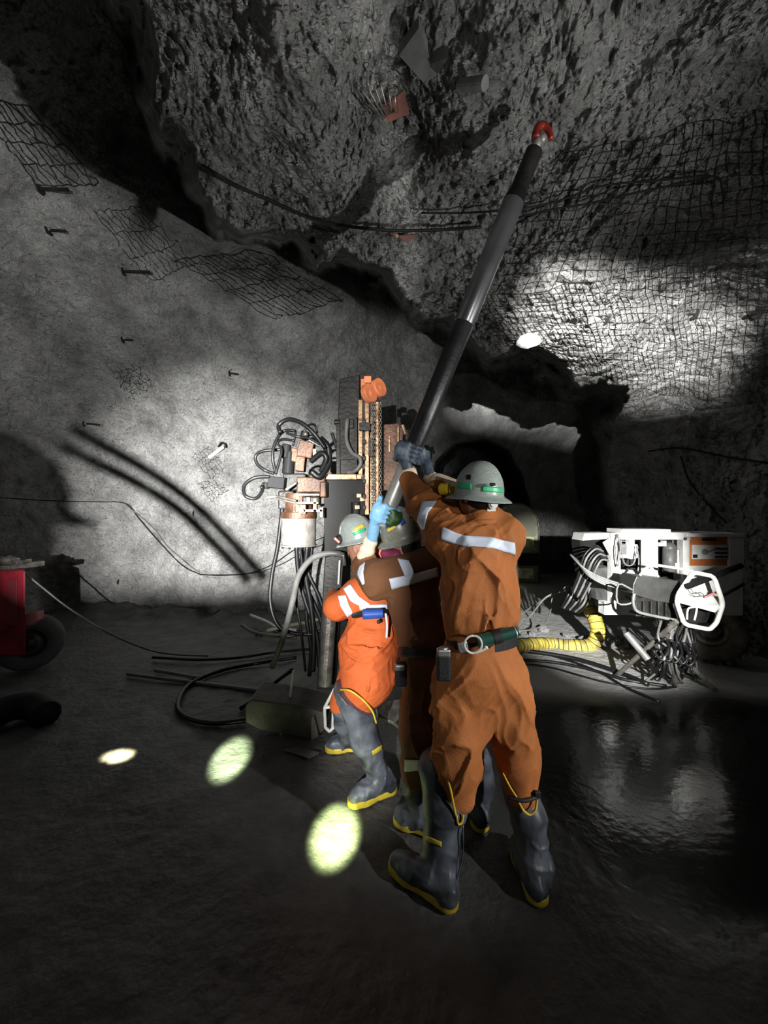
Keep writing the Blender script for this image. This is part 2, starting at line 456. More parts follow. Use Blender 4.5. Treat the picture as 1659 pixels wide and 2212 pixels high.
mq = mm.reshape(-1)[quads].mean(1); aq = ga.reshape(-1)[quads].mean(1); eq = ge.reshape(-1)[quads].mean(1); zq = pf[quads][:, :, 2].mean(1)
near = mq > .5
right = near & (aq > .5) & ((eq < .20) | (zq < 2.6))
keep = zq > -.6
regions = {'ceiling': near & ~right, 'wall_right': right, 'wall_left': ~near & (aq < to_ang(850, 900)[0]), 'wall_back': ~near & (aq >= to_ang(850, 900)[0])}
for nm, sel in regions.items():
    q = quads[sel & keep]; u, inv = np.unique(q, return_inverse=True)
    o = mkobj(nm, pf[u], inv.reshape(-1, 4), M_roof if nm == 'ceiling' else M_rock, smooth=True, origin=(0, 0, 0))
    o['kind'] = 'structure'
def on_rock(px, py, off=.03):
    az, el = to_ang(px, py); d, r, m = cavern(np.array([az]), np.array([el]), False)
    return Vector(d[0]*(r[0]-off))+V(0, 0, H)
def on_rock_many(px, py, off, fine=True):
    px = np.asarray(px, float); py = np.asarray(py, float)
    az = np.arctan((px-CX)/F); el = np.arctan((CY-py)/np.hypot(F, px-CX)); d, r, m = cavern(az, el, fine)
    return d*(r-off)[:, None]+np.array([0, 0, H])

# floor
fx = np.concatenate([np.arange(-9, -4, .12), np.arange(-4, 4.5, .03), np.arange(4.5, 9.1, .12)])
fy = np.concatenate([np.arange(-3, 0.9, .2), np.arange(.9, 6, .03), np.arange(6, 19, .15)])
X, Y = np.meshgrid(fx, fy, indexing='ij'); q = np.stack([X, Y, X*0], -1)
wallbank = sstep((Y-5.1)/1.2)*sstep((-X+.2)/1.0)*.12+sstep((Y-4.6-.2*X)/2.)*sstep((X-1.0)/.8)*.0
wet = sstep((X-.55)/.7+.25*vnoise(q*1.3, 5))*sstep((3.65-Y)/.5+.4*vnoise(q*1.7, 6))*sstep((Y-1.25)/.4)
Z = .012*fbm(q*1.3, 3, 51)*(1-wet*.9)+.006*ridge(q*9, 2, 61)*(1-wet*.95)+wallbank*(1+.6*fbm(q*4, 3, 71))
peb = np.clip(vnoise(q*11, 81)-.55, 0, 1)*.05*sstep((1.35-Y)/.15+.3)
Z = Z+peb*1.6+.010*np.clip(ridge(q*5, 2, 91), 0, 1)*sstep((1.6-Y)/.3); Z = Z*sstep((np.hypot(X-.35, Y-1.8)-.0)/.5+.3)
Z = Z-.02
Z = np.where(Z > -.004, Z, Z)
fp = np.stack([X, Y, Z+.012], -1).reshape(-1, 3); ids = np.arange(fp.shape[0]).reshape(X.shape)
fq = np.stack([ids[:-1, :-1], ids[1:, :-1], ids[1:, 1:], ids[:-1, 1:]], -1).reshape(-1, 4)
def floor_mat():
    m = bpy.data.materials.new('wet_mine_floor'); m.use_nodes = True; nt = m.node_tree; N = nt.nodes; L = nt.links; b = N['Principled BSDF']
    tc = N.new('ShaderNodeTexCoord')
    n = N.new('ShaderNodeTexNoise'); n.inputs['Scale'].default_value = 3.5; n.inputs['Detail'].default_value = 9; n.inputs['Roughness'].default_value = .65
    L.new(tc.outputs['Object'], n.inputs['Vector'])
    at = N.new('ShaderNodeAttribute'); at.attribute_name = 'wet'; gr = N.new('ShaderNodeAttribute'); gr.attribute_name = 'gravel'; gm = N.new('ShaderNodeMixRGB'); gm.inputs[2].default_value = (.36, .36, .35, 1)  # pale gravel colour, also carrying the brightness of the lamp-lit floor patch
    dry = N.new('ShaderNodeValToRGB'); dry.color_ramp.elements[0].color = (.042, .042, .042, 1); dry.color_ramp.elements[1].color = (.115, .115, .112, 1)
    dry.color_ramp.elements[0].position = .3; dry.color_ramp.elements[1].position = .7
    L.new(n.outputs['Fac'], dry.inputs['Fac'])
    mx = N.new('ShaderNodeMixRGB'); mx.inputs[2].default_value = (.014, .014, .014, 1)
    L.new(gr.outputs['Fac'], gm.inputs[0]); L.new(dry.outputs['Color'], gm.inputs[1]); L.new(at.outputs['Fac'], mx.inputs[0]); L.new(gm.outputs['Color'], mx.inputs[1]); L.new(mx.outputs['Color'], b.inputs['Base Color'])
    rg = N.new('ShaderNodeMapRange'); rg.inputs['To Min'].default_value = .62; rg.inputs['To Max'].default_value = .13
    L.new(at.outputs['Fac'], rg.inputs['Value']); L.new(rg.outputs['Result'], b.inputs['Roughness'])
    n2 = N.new('ShaderNodeTexNoise'); n2.inputs['Scale'].default_value = 22; n2.inputs['Detail'].default_value = 8
    L.new(tc.outputs['Object'], n2.inputs['Vector'])
    bs = N.new('ShaderNodeMapRange'); bs.inputs['To Min'].default_value = .55; bs.inputs['To Max'].default_value = .07
    L.new(at.outputs['Fac'], bs.inputs['Value'])
    bp = N.new('ShaderNodeBump'); bp.inputs['Distance'].default_value = .03; L.new(bs.outputs['Result'], bp.inputs['Strength'])
    L.new(n2.outputs['Fac'], bp.inputs['Height']); L.new(bp.outputs['Normal'], b.inputs['Normal'])
    return m
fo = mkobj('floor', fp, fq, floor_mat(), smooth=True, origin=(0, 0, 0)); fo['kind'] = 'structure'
lit_gravel = sstep((X-.7)/.6+.2*vnoise(q*2, 9))*sstep((Y-3.25)/.4+.3*vnoise(q*2.3, 12))  # gravel mask; also lightens the colour where the floor is lamp-lit
at = fo.data.attributes.new('gravel', 'FLOAT', 'POINT'); at.data.foreach_set('value', lit_gravel.reshape(-1).astype(np.float32))
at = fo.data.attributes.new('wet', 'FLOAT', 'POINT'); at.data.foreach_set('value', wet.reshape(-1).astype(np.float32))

# ================================================================== people
def nrm(v): return Vector(v).normalized()
def folds(spec):
    """spec: list of (dir along the fold, freq across, freq along, amplitude, seed, centre, radius)"""
    def f(p):
        r = np.zeros(p.shape[0], dtype=np.float32)
        for d, fa, fl, amp, seed, c, rad in spec:
            d, u, w = frame(d)
            wp = p+.03*vnoise(p*9, seed+9)[:, None]
            q = np.stack([wp@np.array(u)*fa, wp@np.array(w)*fa, wp@np.array(d)*fl], -1)
            n = -(1.9*(1-np.abs(vnoise(q, seed)))**4-.55)-.3*(1.6*(1-np.abs(vnoise(q*2.1+3, seed+1)))**4-.5)
            a = amp
            if c is not None: a = amp*np.exp(-((p-np.array(c, dtype=np.float32))**2).sum(-1)/(rad*rad))
            r += a*n
        return r
    return f
def helmet(name, c, up, fwd, m, parent, w=.108, l=.128, h=.150, brim=.034, label=None):
    up = nrm(up); fwd = Vector(fwd); fwd = (fwd-up*fwd.dot(up)).normalized(); side = up.cross(fwd)
    vs = []; fs = []; N = 72
    prof = [(math.sin(t*math.pi/2/16), math.cos(t*math.pi/2/16)) for t in range(0, 17)]
    rings = []
    for r, z in prof: rings.append((r**.92, z**.9 if z > 0 else 0, 0))
    rings += [(1.0, -.06, .004), (1.0, -.075, .02), (1.0, -.09, brim*.75), (1.0, -.12, brim), (1.0, -.135, brim), (1.0, -.115, .012), (.97, -.06, 0), (.93, .35, 0), (.72, .72, 0), (.3, .9, 0)]
    for (r, z, b) in rings:
        for k in range(N):
            t = 2*math.pi*k/N; x, y = math.cos(t), math.sin(t)
            rx = r*w+b; ry = r*l+b*(1.35 if y > 0 else 1.1)
            crest = .007*math.exp(-((x*r*w)/.013)**2)*(1 if z > .3 else max(0, z/.3)) if (b == 0 and z > 0) else 0
            drop = b*(.18+.25*abs(y))
            vs.append(Vector(c)+side*(x*rx)+fwd*(y*ry)+up*(z*h+crest-drop))
    for i in range(len(rings)-1):
        for k in range(N): fs.append((i*N+k, i*N+(k+1) % N, (i+1)*N+(k+1) % N, (i+1)*N+k))
    o = mkobj(name, vs, fs, m, parent, smooth=True, label=label)
    return o
def head_prims(c, fwd, up, s=1.):
    f = nrm(fwd); u = nrm(Vector(up)-f*Vector(up).dot(f)); r = f.cross(u); c = Vector(c)
    R = np.array([[f.x, r.x, u.x], [f.y, r.y, u.y], [f.z, r.z, u.z]])
    L = lambda a, b, d: c+(f*a+r*b+u*d)*s
    pr = [('e', L(0, 0, .02), (.096*s, .076*s, .105*s), R), ('ek', .03, L(.025, 0, -.05), (.066*s, .056*s, .068*s), R),      # skull, jaw
          ('ek', .01, L(.098, 0, -.012), (.016*s, .012*s, .026*s), R), ('ek', .01, L(.104, 0, -.028), (.012*s, .015*s, .010*s), R),   # nose
          ('ek', .008, L(.084, 0, -.058), (.012*s, .024*s, .006*s), R), ('ek', .008, L(.082, 0, -.070), (.012*s, .021*s, .007*s), R),  # lips
          ('ek', .02, L(.072, 0, -.098), (.02*s, .022*s, .016*s), R),                                                          # chin
          ('ek', .012, L(.078, 0, .030), (.016*s, .05*s, .010*s), R)]                                                          # brow
    for k in (-1, 1):
        pr += [('sub', .01, L(.098, k*.031, .012), (.018*s, .016*s, .012*s), R), ('ek', .004, L(.076, k*.031, .010), (.013*s, .013*s, .012*s), R),
               ('ek', .006, L(-.005, k*.080, -.008), (.018*s, .010*s, .032*s), R)]
    return pr
def grip_hand(name, A, a, R, u, wrist, m, parent, s=1., thumb=1, label=None, cuff=None):
    """gloved hand: palm against a bar, four fingers and a thumb closed around it. A point on the axis, a axis, u from axis to palm"""
    a = nrm(a); u = Vector(u); u = (u-a*u.dot(a)).normalized(); w = a.cross(u); A = Vector(A); wrist = Vector(wrist)
    q = lambda ang, h, rr: A+a*h+(u*math.cos(ang)+w*math.sin(ang))*rr
    r0 = R+.016*s; pr = []
    palm = q(-.25, 0, R+.022*s)
    k = .012
    pr.append(('c', q(.15, -.034*s, r0+.004), q(.15, .034*s, r0+.004), .019*s, .020*s))
    pr.append(('ck', .02, q(-.45, -.028*s, r0+.010), q(-.45, .028*s, r0+.012), .019*s, .019*s))
    pr.append(('ck', .03, palm+u*.01, wrist, .030*s, .030*s))
    for i, (h, ln) in enumerate([(-.036, .80), (-.0125, .97), (.0115, 1.0), (.035, .9)]):
        h *= s; t = [.35, .35+.75*ln, .35+1.35*ln, .35+1.85*ln]
        t = [x*min(1, .055/(R+.016)) if R > .05 else x for x in t]
        rad = [.0115, .0108, .0100, .0088]
        for j in range(3): pr.append(('ck', .004, q(t[j], h*(1+.03*j), r0+(.006 if j == 0 else 0)), q(t[j+1], h*(1+.03*(j+1)), r0), rad[j]*s, rad[j+1]*s))
    b = q(-.45, thumb*.034*s, r0+.008)
    c1 = q(-.85, thumb*.060*s, r0+.003); c2 = q(-1.35, thumb*.062*s, r0); c3 = q(-1.8, thumb*.052*s, r0-.002)
    pr += [('ck', .010, palm, b, .020*s, .016*s), ('ck', .005, b, c1, .0145*s, .0125*s), ('ck', .003, c1, c2, .0125*s, .0115*s), ('ck', .003, c2, c3, .0112*s, .0095*s)]
    o = sdf(name, pr, .006, .0038, m, parent, disp=lambda p: .0012*vnoise(p*90, 5), label=label)
    return o
def boot_set(parent, top, topr, knee, ankle, heel, toe, kr=.082, ar=.056, seed=0, strap=True, cutfn=None, shaft_pts=None, label=None):
    """tall rubber boot with foot, moulded sole and rim piping; heel and toe on the floor"""
    heel, toe, top, ankle = Vector(heel), Vector(toe), Vector(top), Vector(ankle)
    d = (toe-heel); d.z = 0; L = d.length; d.normalize(); sd = V(-d.y, d.x, 0)
    at = lambda t, z, s=0: heel+d*(L*t)+V(0, 0, z)+sd*s
    heelc = at(.12, .05); instep = at(.42, .075); ball = at(.70, .050); tip = at(.88, .045)
    pr = [('c', top, knee, topr, kr), ('ck', .03, knee, ankle, kr, ar), ('ck', .03, ankle, heelc, ar, .044), ('ck', .04, ankle, instep, ar*.95, .046),
          ('ck', .03, instep, ball, .046, .048, (0, 0, 1), 1.15), ('ck', .03, ball, tip, .048, .043, (0, 0, 1), 1.05), ('ck', .03, heelc, ball, .042, .042)]
    f = folds([((.2, .3, 1), 9, 16, .0035, seed+3, None, 1), (Vector(ankle)-Vector(knee)+V(.4, .2, 0), 7, 22, .006, seed+5, ankle, .16)])
    b = sdf('boot', pr, .03, .0065, M_boot, parent, disp=f, cut=lambda p: np.maximum(.012-p[..., 2], (cutfn(p) if cutfn else -1)), label=label)
    # sole
    def outline(p, grow):
        q = p.copy(); q[..., 2] = 0
        h0, m0, b0, t0 = [np.array((x.x, x.y, 0), dtype=np.float32) for x in (at(.12, 0), at(.45, 0), at(.70, 0), at(.87, 0))]
        dd = np.minimum(np.minimum(d_cone(q, h0, m0, .042+grow, .038+grow), d_cone(q, m0, b0, .038+grow, .052+grow)), d_cone(q, b0, t0, .052+grow, .044+grow)); return dd
    lo = [('c', at(.12, .02), at(.87, .02), .06, .06)]
    cutf = lambda p: np.maximum(outline(p, .006), np.abs(p[..., 2]-.021)-.019)
    def only(p): return cutf(p)
    sole_pr = [('c', at(.12, .02), at(.87, .02), .2, .2)]
    v, fc = surface_custom(only, at(.5, .02), L*.5+.09, .0055)
    mkobj('boot_sole', v, fc, M_yel, parent, smooth=True)
    return b
def surface_custom(fn, c, R, h):
    """same meshing for a free field in a small box"""
    global field, prim_bounds
    of, ob = field, prim_bounds
    field = lambda p, pr, k: fn(p)
    prim_bounds = lambda pr: (np.array([c[0]-R, c[1]-R, -.01]), np.array([c[0]+R, c[1]+R, .07]))
    try: r = surface([], 0, h, pad=.01)
    finally: field, prim_bounds = of, ob
    return r
def ptube(name, pts, r, m, parent, n=8, sm=6, label=None, rf=None):
    return MB().tube(pts, r, n, sm, rf).build(name, m, parent, smooth=True, label=label)

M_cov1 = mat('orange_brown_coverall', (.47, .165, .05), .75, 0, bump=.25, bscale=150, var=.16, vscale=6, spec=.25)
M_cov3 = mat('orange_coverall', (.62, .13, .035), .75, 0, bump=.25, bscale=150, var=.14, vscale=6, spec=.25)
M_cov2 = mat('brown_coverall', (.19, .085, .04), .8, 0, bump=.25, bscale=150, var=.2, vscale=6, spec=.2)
M_helm = mat('speckled_grey_helmet', (.36, .41, .38), .32, 0, var=.25, vscale=120, coat=.3)
M_helm2 = mat('dull_grey_helmet', (.24, .24, .20), .35, 0, var=.3, vscale=90, coat=.3)
M_helm3 = mat('silver_helmet', (.55, .62, .60), .22, .35, var=.15, vscale=90, coat=.5)
M_glove = mat('dark_blue_glove', (.035, .05, .075), .5, 0, bump=.2, col2=(.10, .13, .17), vscale=25)
M_bglove = mat('pale_blue_glove', (.25, .52, .80), .45, 0, bump=.15, var=.15)
M_gglove = mat('dark_green_glove', (.03, .09, .025), .5, 0, bump=.3, var=.5, vscale=30)
M_cream = mat('cream_cuff_and_lit_sleeve', (.85, .70, .50), .65, 0, bump=.3, var=.12)  # cuff colour, also used for an orange sleeve bleached by strong light
M_green = mat('green_reflective_tape', (.03, .55, .22), .4, 0, var=.15)
M_ytape = mat('yellow_tape', (.80, .62, .05), .4, 0, var=.15)
M_btape = mat('blue_tape', (.03, .10, .45), .4, 0, var=.3)
M_lamp_y = mat('yellow_cap_lamp', (.90, .60, .03), .4, 0, var=.2)
M_strap = mat('black_webbing', (.014, .014, .015), .6, 0, bump=.3, bscale=90)
M_can = mat('brushed_battery_case', (.55, .56, .54), .35, .7, var=.3)
M_dgreen = mat('dark_green_canister', (.03, .11, .09), .28, .2, var=.3, coat=.4)

PB, PT = P(886, 985, 2.22), P(1168, 292, 1.98)          # the core barrel
pax = (PT-PB).normalized()

# ---------------------------------------------------------------- miner 1: right, back to us, arms raised
pz1 = root('person', (.42, 1.70, 0), 'person with green-striped hard hat seen from behind, both arms raised to the pipe', 'person')
sL, sR = P(972, 1158, 1.84), P(1078, 1158, 1.80)
eL, eR = P(912, 1085, 2.02), P(1000, 1075, 2.04)
wL, wR = P(884, 1024, 2.19), P(930, 1034, 2.14)
neck, head1 = P(1042, 1128, 1.80), P(1034, 1068, 1.84)
chest, waist, pelv = P(1030, 1225, 1.80), P(1040, 1372, 1.76), P(1032, 1440, 1.76)
hL, hR = P(992, 1470, 1.76), P(1080, 1460, 1.77)
kL, kR = P(985, 1650, 1.74), P(1118, 1640, 1.79)
aL, aR = P(948, 1880, 1.70), P(1158, 1872, 1.70)
hdir = V(-.55, .8, .25)
bp = head_prims(head1, hdir, (0, -.1, 1), 1.02)
bp += [('ck', .03, head1-V(0, 0, .05), neck-V(0, 0, .03), .055, .062), ('ck', .05, neck-V(0, 0, .05), chest, .06, .08), ('ck', .05, chest, pelv, .075, .075), ('ck', .03, hL, hR, .07, .07),
       ('ck', .04, chest, sL, .08, .05), ('ck', .04, chest, sR, .08, .05), ('ck', .02, sL, eL, .045, .035), ('ck', .02, eL, wL, .034, .026),
       ('ck', .02, sR, eR, .045, .035), ('ck', .02, eR, wR, .034, .026), ('ck', .04, hL, kL, .055, .045), ('ck', .04, hR, kR, .055, .045),
       ('ck', .02, kL, aL, .045, .032), ('ck', .02, kR, aR, .045, .032), ('ck', .02, wL, wL+V(0, .03, .05), .025, .02), ('ck', .02, wR, wR+V(0, .03, .05), .025, .02)]
sdf('body', bp, .03, .0075, M_skin, pz1)
nb = (0, 1, 0)
cv = [('c', chest+V(0, 0, .05), P(1034, 1318, 1.77), .170, .176, nb, 1.25), ('ck', .015, P(1034, 1340, 1.77), P(1038, 1375, 1.77), .138, .140, nb, 1.2),
      ('ck', .05, sL+V(-.01, 0, -.02), sR+V(.01, 0, -.02), .098, .098), ('ck', .04, neck, chest, .066, .13), ('ck', .02, P(1040, 1392, 1.76), pelv+V(0, 0, -.02), .145, .170, nb, 1.2),
      ('ck', .05, sL, eL, .098, .082), ('ck', .035, eL, wL+V(0, -.03, -.04), .080, .054), ('ck', .05, sR, eR, .095, .072), ('ck', .035, eR, wR+V(.03, -.04, -.05), .070, .05),
      ('ck', .05, hL, kL, .122, .098), ('ck', .05, hR, kR, .118, .096), ('ck', .05, pelv, P(1040, 1560, 1.77), .15, .085), ('ck', .04, kL, P(992, 1722, 1.73), .09, .06), ('ck', .04, kR, P(1128, 1712, 1.76), .09, .068)]
fd = folds([((.30, 0, 1), 7, 1.8, .020, 1, P(1050, 1280, 1.7), .22), ((-.55, 0, 1), 8, 2.0, .018, 13, P(1085, 1235, 1.68), .18), ((.1, 0, 1), 26, 1.6, .024, 2, P(1050, 1347, 1.64), .085),
            ((.9, 0, .35), 12, 4, .014, 3, P(960, 1110, 1.85), .16), ((.55, 0, 1), 8, 2.0, .019, 4, P(1000, 1620, 1.66), .28), ((-.35, 0, 1), 8, 2.0, .020, 5, P(1095, 1560, 1.66), .28),
            ((.6, 0, .5), 11, 4, .008, 6, None, 1)])
cov1 = sdf('coverall', cv, .03, .0062, M_cov1, pz1, disp=fd)
ck = ptube('collar', [neck+V(-.075, .02, -.01), neck+V(-.04, -.06, .0), neck+V(.04, -.06, .0), neck+V(.085, .0, -.02)], .017, M_cov1, pz1, sm=8)
sdf('hair', [('e', head1-nrm(hdir)*.03+V(0, 0, -.005), (.082, .088, .080)), ('ck', .02, head1+V(.02, -.05, -.05), head1+V(.02, -.045, -.075), .04, .03)], .02, .006, M_hair, pz1,
    cut=lambda p: (head1.z-.085)-p[..., 2])
hc1 = P(1034, 1066, 1.83)
hel1 = helmet('hard_hat', hc1, (.05, -.10, 1), V(-.75, .65, 0), M_helm, pz1, w=.104, l=.118, h=.148, brim=.036)
drape('hat_tape', [(989, 1042), (1018, 1045)], [(988, 1054), (1018, 1057)], [hel1], M_green, pz1, .003)
drape('hat_tape', [(1042, 1050), (1082, 1053)], [(1042, 1061), (1084, 1065)], [hel1], M_green, pz1, .003)
drape('hat_sticker', [(1009, 1026), (1018, 1026)], [(1008, 1036), (1018, 1036)], [hel1], M_dkst, pz1, .003, 6, 3)
MB().box(P(1062, 1046, 1.695), (.016, .012, .012)).cyl(P(1060, 1048, 1.69), P(1070, 1046, 1.69), .0065, n=10).build('lamp_cord_clip', M_strap, pz1, bevel=.002)
kb = MB(); c = P(1063, 1090, 1.735); kb.cyl(c, c+V(0, -.02, 0), .021, n=20).cyl(c+V(0, -.02, 0), c+V(0, -.027, 0), .013, n=16)
kb.build('ratchet_knob', M_white, pz1, bevel=.002)
ptube('headband', [P(1000, 1083, 1.84), P(1025, 1086, 1.765), P(1063, 1086, 1.745), P(1084, 1080, 1.83)], .011, M_strap, pz1)
# neck strap plate (white) under the knob
MB().box(P(1061, 1100, 1.745), (.040, .010, .022)).build('nape_pad', M_white, pz1, bevel=.003)
lm = MB(); lc = P(970, 1056, 1.90); lm.cyl(lc, lc+V(-.035, .03, .0), .026, .03, n=18).box(lc+V(.012, -.012, -.004), (.03, .03, .035))
lm.build('cap_lamp', M_lamp_y, pz1, bevel=.003)
drape('shoulder_tape', [(956, 1140), (1003, 1158), (1060, 1161), (1110, 1172)], [(952, 1165), (1000, 1180), (1060, 1184), (1112, 1198)], [cov1], M_refl, pz1, .005, 40, 5)
drape('sleeve_tape', [(915, 1081), (945, 1080)], [(900, 1112), (912, 1145)], [cov1], M_refl, pz1, .005, 20, 10) if False else None
drape('sleeve_tape', [(912, 1084), (902, 1124), (914, 1146)], [(944, 1083), (925, 1108), (918, 1143)], [cov1], M_refl, pz1, .005, 20, 5)
grip_hand('glove', PB+pax*.015, pax, .056, V(-.55, -.75, 0), wL+V(0, 0, .01), M_glove, pz1, 1.05, thumb=-1)
grip_hand('glove', PB+pax*.02, -pax, .056, V(.75, -.6, 0), wR+V(0, .0, .01), M_glove, pz1, 1.0, thumb=1)
gc = MB().tube([wR+V(-.01, .02, .02), wR+V(.015, 0, -.01), wR+(eR-wR)*.25, wR+(eR-wR)*.55, wR+(eR-wR)*.92+V(0, -.01, 0)], .062, 18, 6, rf=lambda t: .60+.58*t)
gc.build('cuff_and_lit_sleeve', M_cream, pz1, smooth=True)  # strong light on the orange sleeve, put into a cream colour
MB().tube([wL+V(0, .02, .015), wL+V(.002, -.015, -.015)], .047, 16, 0).build('cuff_and_lit_sleeve', M_cream, pz1, smooth=True)
# belt, battery, canister, ring
bel = []
for k in range(33):
    t = 2*math.pi*k/32; bel.append(V(waist.x+math.sin(t)*.158, waist.y-math.cos(t)*.128, waist.z-.02-.03*math.sin(t+.5)*-.6))
bm_ = MB()
for i in range(32):
    a, b = bel[i], bel[i+1]; dz = V(0, 0, .022); o1 = (a-V(waist.x, waist.y, a.z)).normalized()*.006; o2 = (b-V(waist.x, waist.y, b.z)).normalized()*.006
    bm_.add([a-dz, b-dz, b+dz, a+dz, a-dz+o1, b-dz+o2, b+dz+o2, a+dz+o1], [(0, 1, 2, 3), (4, 7, 6, 5), (0, 4, 5, 1), (3, 2, 6, 7)])
bm_.build('belt', M_strap, pz1)
can = MB(); c0, c1 = P(1030, 1386, 1.60), P(1117, 1364, 1.60); can.cyl(c0, c1, .028, .024, n=22)
cn = can.build('belt_canister', M_dgreen, pz1, smooth=False, bevel=.006)
e = (c1-c0).normalized(); MB().cyl(c1, c1+e*.010, .02, n=18).cyl(c1-e*.012, c1-e*.006, .0262, n=18).build('canister_cap', M_can, cn, bevel=.002)
ms = (c0+c1)/2+e*.0; MB().cyl(ms-e*.018, ms+e*.018, .0295, n=20).build('canister_strap', M_strap, cn, bevel=.002)
MB().box(P(1000, 1398, 1.61), (.04, .02, .045), Matrix.Rotation(-.2, 3, 'Y')).build('belt_buckle', M_can, pz1, bevel=.004)
rg = MB(); rc = P(1022, 1392, 1.575); ring = [rc+V(math.sin(t)*.036, 0, math.cos(t)*.036) for t in [i*math.pi/12 for i in range(25)]]; rg.tube(ring, .0048, 8, 0)
rg.tube([rc+V(.01, 0, -.036), rc+V(.045, -.004, -.020), rc+V(.052, -.004, -.008), rc+V(.058, -.004, -.018)], .0045, 8, 5)
rg.build('belt_ring', M_white, pz1, smooth=True)
bt = MB(); b0 = P(958, 1440, 1.62); bt.box(b0, (.062, .045, .115)); bb = bt.build('battery_pack', M_strap, pz1, bevel=.012)
MB().box(P(958, 1411, 1.62), (.054, .040, .040)).cyl(P(958, 1403, 1.62), P(958, 1397, 1.62), .02, n=16).build('battery_cap', M_can, bb, bevel=.008)
# boots
def rimcut(c, n): 
    c = np.array(c, dtype=np.float32); n = np.array(nrm(n), dtype=np.float32)
    return lambda p: (p-c)@n
bt1 = P(950, 1640, 1.80)
b1 = boot_set(pz1, P(946, 1660, 1.80), .090, P(962, 1740, 1.75), aL, G(985, 1966), G(846, 1870), .090, .074, 1, cutfn=rimcut(P(985, 1720, 1.72), V(1.1, -.3, .9)))
b2 = boot_set(pz1, P(1118, 1700, 1.80), .074, P(1140, 1760, 1.76), aR, G(1166, 1958), G(1118, 1828), .074, .060, 2, cutfn=rimcut(P(1146, 1712, 1.72), V(.05, -.5, .9)))
ptube('boot_rim', [P(958, 1655, 1.70), P(972, 1700, 1.66), P(983, 1755, 1.655), P(988, 1764, 1.65)], .0055, M_yel, pz1)
ptube('boot_rim', [P(986, 1762, 1.65), P(990, 1780, 1.65), P(998, 1776, 1.655), P(1001, 1760, 1.66)], .0050, M_yel, pz1)
ptube('boot_rim', [P(1086, 1670, 1.72), P(1102, 1700, 1.69), P(1116, 1722, 1.68)], .0040, M_yel, pz1)
ptube('boot_rim', [P(1120, 1732, 1.68), P(1132, 1752, 1.672), P(1146, 1760, 1.668), P(1157, 1748, 1.67), P(1160, 1728, 1.68)], .0050, M_yel, pz1)
drape('boot_badge', [(921, 1804), (954, 1818)], [(920, 1815), (954, 1829)], [b1], M_yel, pz1, .003, 10, 3)
ptube('knee_strap', [P(1098, 1722, 1.70), P(1130, 1730, 1.675), P(1160, 1722, 1.69)], .008, M_strap, pz1)
MB().box(P(1161, 1716, 1.69), (.026, .016, .030)).build('strap_buckle', M_strap, pz1, bevel=.004)
ptube('boot_seam', [P(1000, 1782, 1.655), P(999, 1850, 1.66), P(985, 1910, 1.64), P(978, 1955, 1.62)], .0040, M_boot, pz1)
ptube('boot_seam', [P(1158, 1770, 1.70), P(1168, 1840, 1.665), P(1171, 1900, 1.65), P(1172, 1940, 1.625)], .0040, M_boot, pz1)

# ---------------------------------------------------------------- miner 2: middle, bent toward the rig
pz2 = root('person', (.20, 2.02, 0), 'person in dark brown coverall, middle of the three, yellow and blue tape on hard hat', 'person')
sL, sR = P(818, 1252, 2.20), P(932, 1222, 2.16)
eL, wL = P(786, 1228, 2.42), P(799, 1178, 2.34)
neck, head2 = P(895, 1208, 2.26), P(872, 1172, 2.34)
chest, waist, pelv = P(903, 1305, 2.20), P(925, 1385, 2.14), P(930, 1440, 2.12)
kL, kR = P(905, 1590, 2.02), P(1004, 1590, 2.08)
aL, aR = P(912, 1745, 2.02), P(1032, 1745, 2.08)
hd = V(-.9, .35, -.35); hup = V(-.40, -.1, .9)
hand2 = V(0, 0, 0)
bp = head_prims(head2, hd, hup, 1.0)
bp += [('ck', .03, head2-nrm(hup)*.05, neck-V(0, 0, .02), .055, .06), ('ck', .05, neck-V(0, 0, .03), chest, .06, .11), ('ck', .05, chest, pelv, .09, .08), ('ck', .04, chest, sL, .07, .05), ('ck', .04, chest, sR, .07, .05),
       ('ck', .02, sL, eL, .045, .036), ('ck', .02, eL, wL, .035, .028), ('ck', .04, pelv, kL, .08, .05), ('ck', .04, pelv, kR, .08, .05), ('ck', .02, kL, aL, .045, .03), ('ck', .02, kR, aR, .045, .03),
       ('ck', .02, sR, P(880, 1190, 2.45), .045, .035), ('ck', .02, P(880, 1190, 2.45), P(825, 1150, 2.42), .034, .026)]
sdf('body', bp, .03, .008, M_skin, pz2)
cv = [('c', chest, waist, .172, .158, nb, 1.25), ('ck', .06, sL, sR, .105, .10), ('ck', .05, waist, pelv, .158, .16, nb, 1.15), ('ck', .04, neck-V(0, 0, .02), chest, .07, .13),
      ('ck', .05, sL, eL, .10, .075), ('ck', .03, eL, P(793, 1205, 2.38), .072, .058), ('ck', .04, sR, P(880, 1190, 2.46), .09, .065), ('ck', .03, P(880, 1190, 2.46), P(840, 1160, 2.43), .06, .05),
      ('ck', .05, pelv+V(-.03, 0, -.05), kL, .12, .095), ('ck', .05, pelv+V(.06, 0, -.05), kR, .125, .095), ('ck', .04, kL, P(902, 1668, 2.01), .098, .09), ('ck', .04, kR, P(1022, 1640, 2.08), .09, .07)]
fd = folds([((.4, 0, 1), 8, 2.5, .010, 21, P(850, 1330, 2.1), .3), ((-.3, 0, 1), 9, 3, .009, 22, P(910, 1560, 2), .3), ((.7, 0, .4), 10, 4, .005, 23, None, 1)])
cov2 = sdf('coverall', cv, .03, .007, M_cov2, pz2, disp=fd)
hc2 = P(868, 1152, 2.33)
hel2 = helmet('hard_hat', hc2, V(-.36, -.18, .9), V(-.8, .5, -.1), M_helm2, pz2, w=.118, l=.130, h=.17, brim=.034)
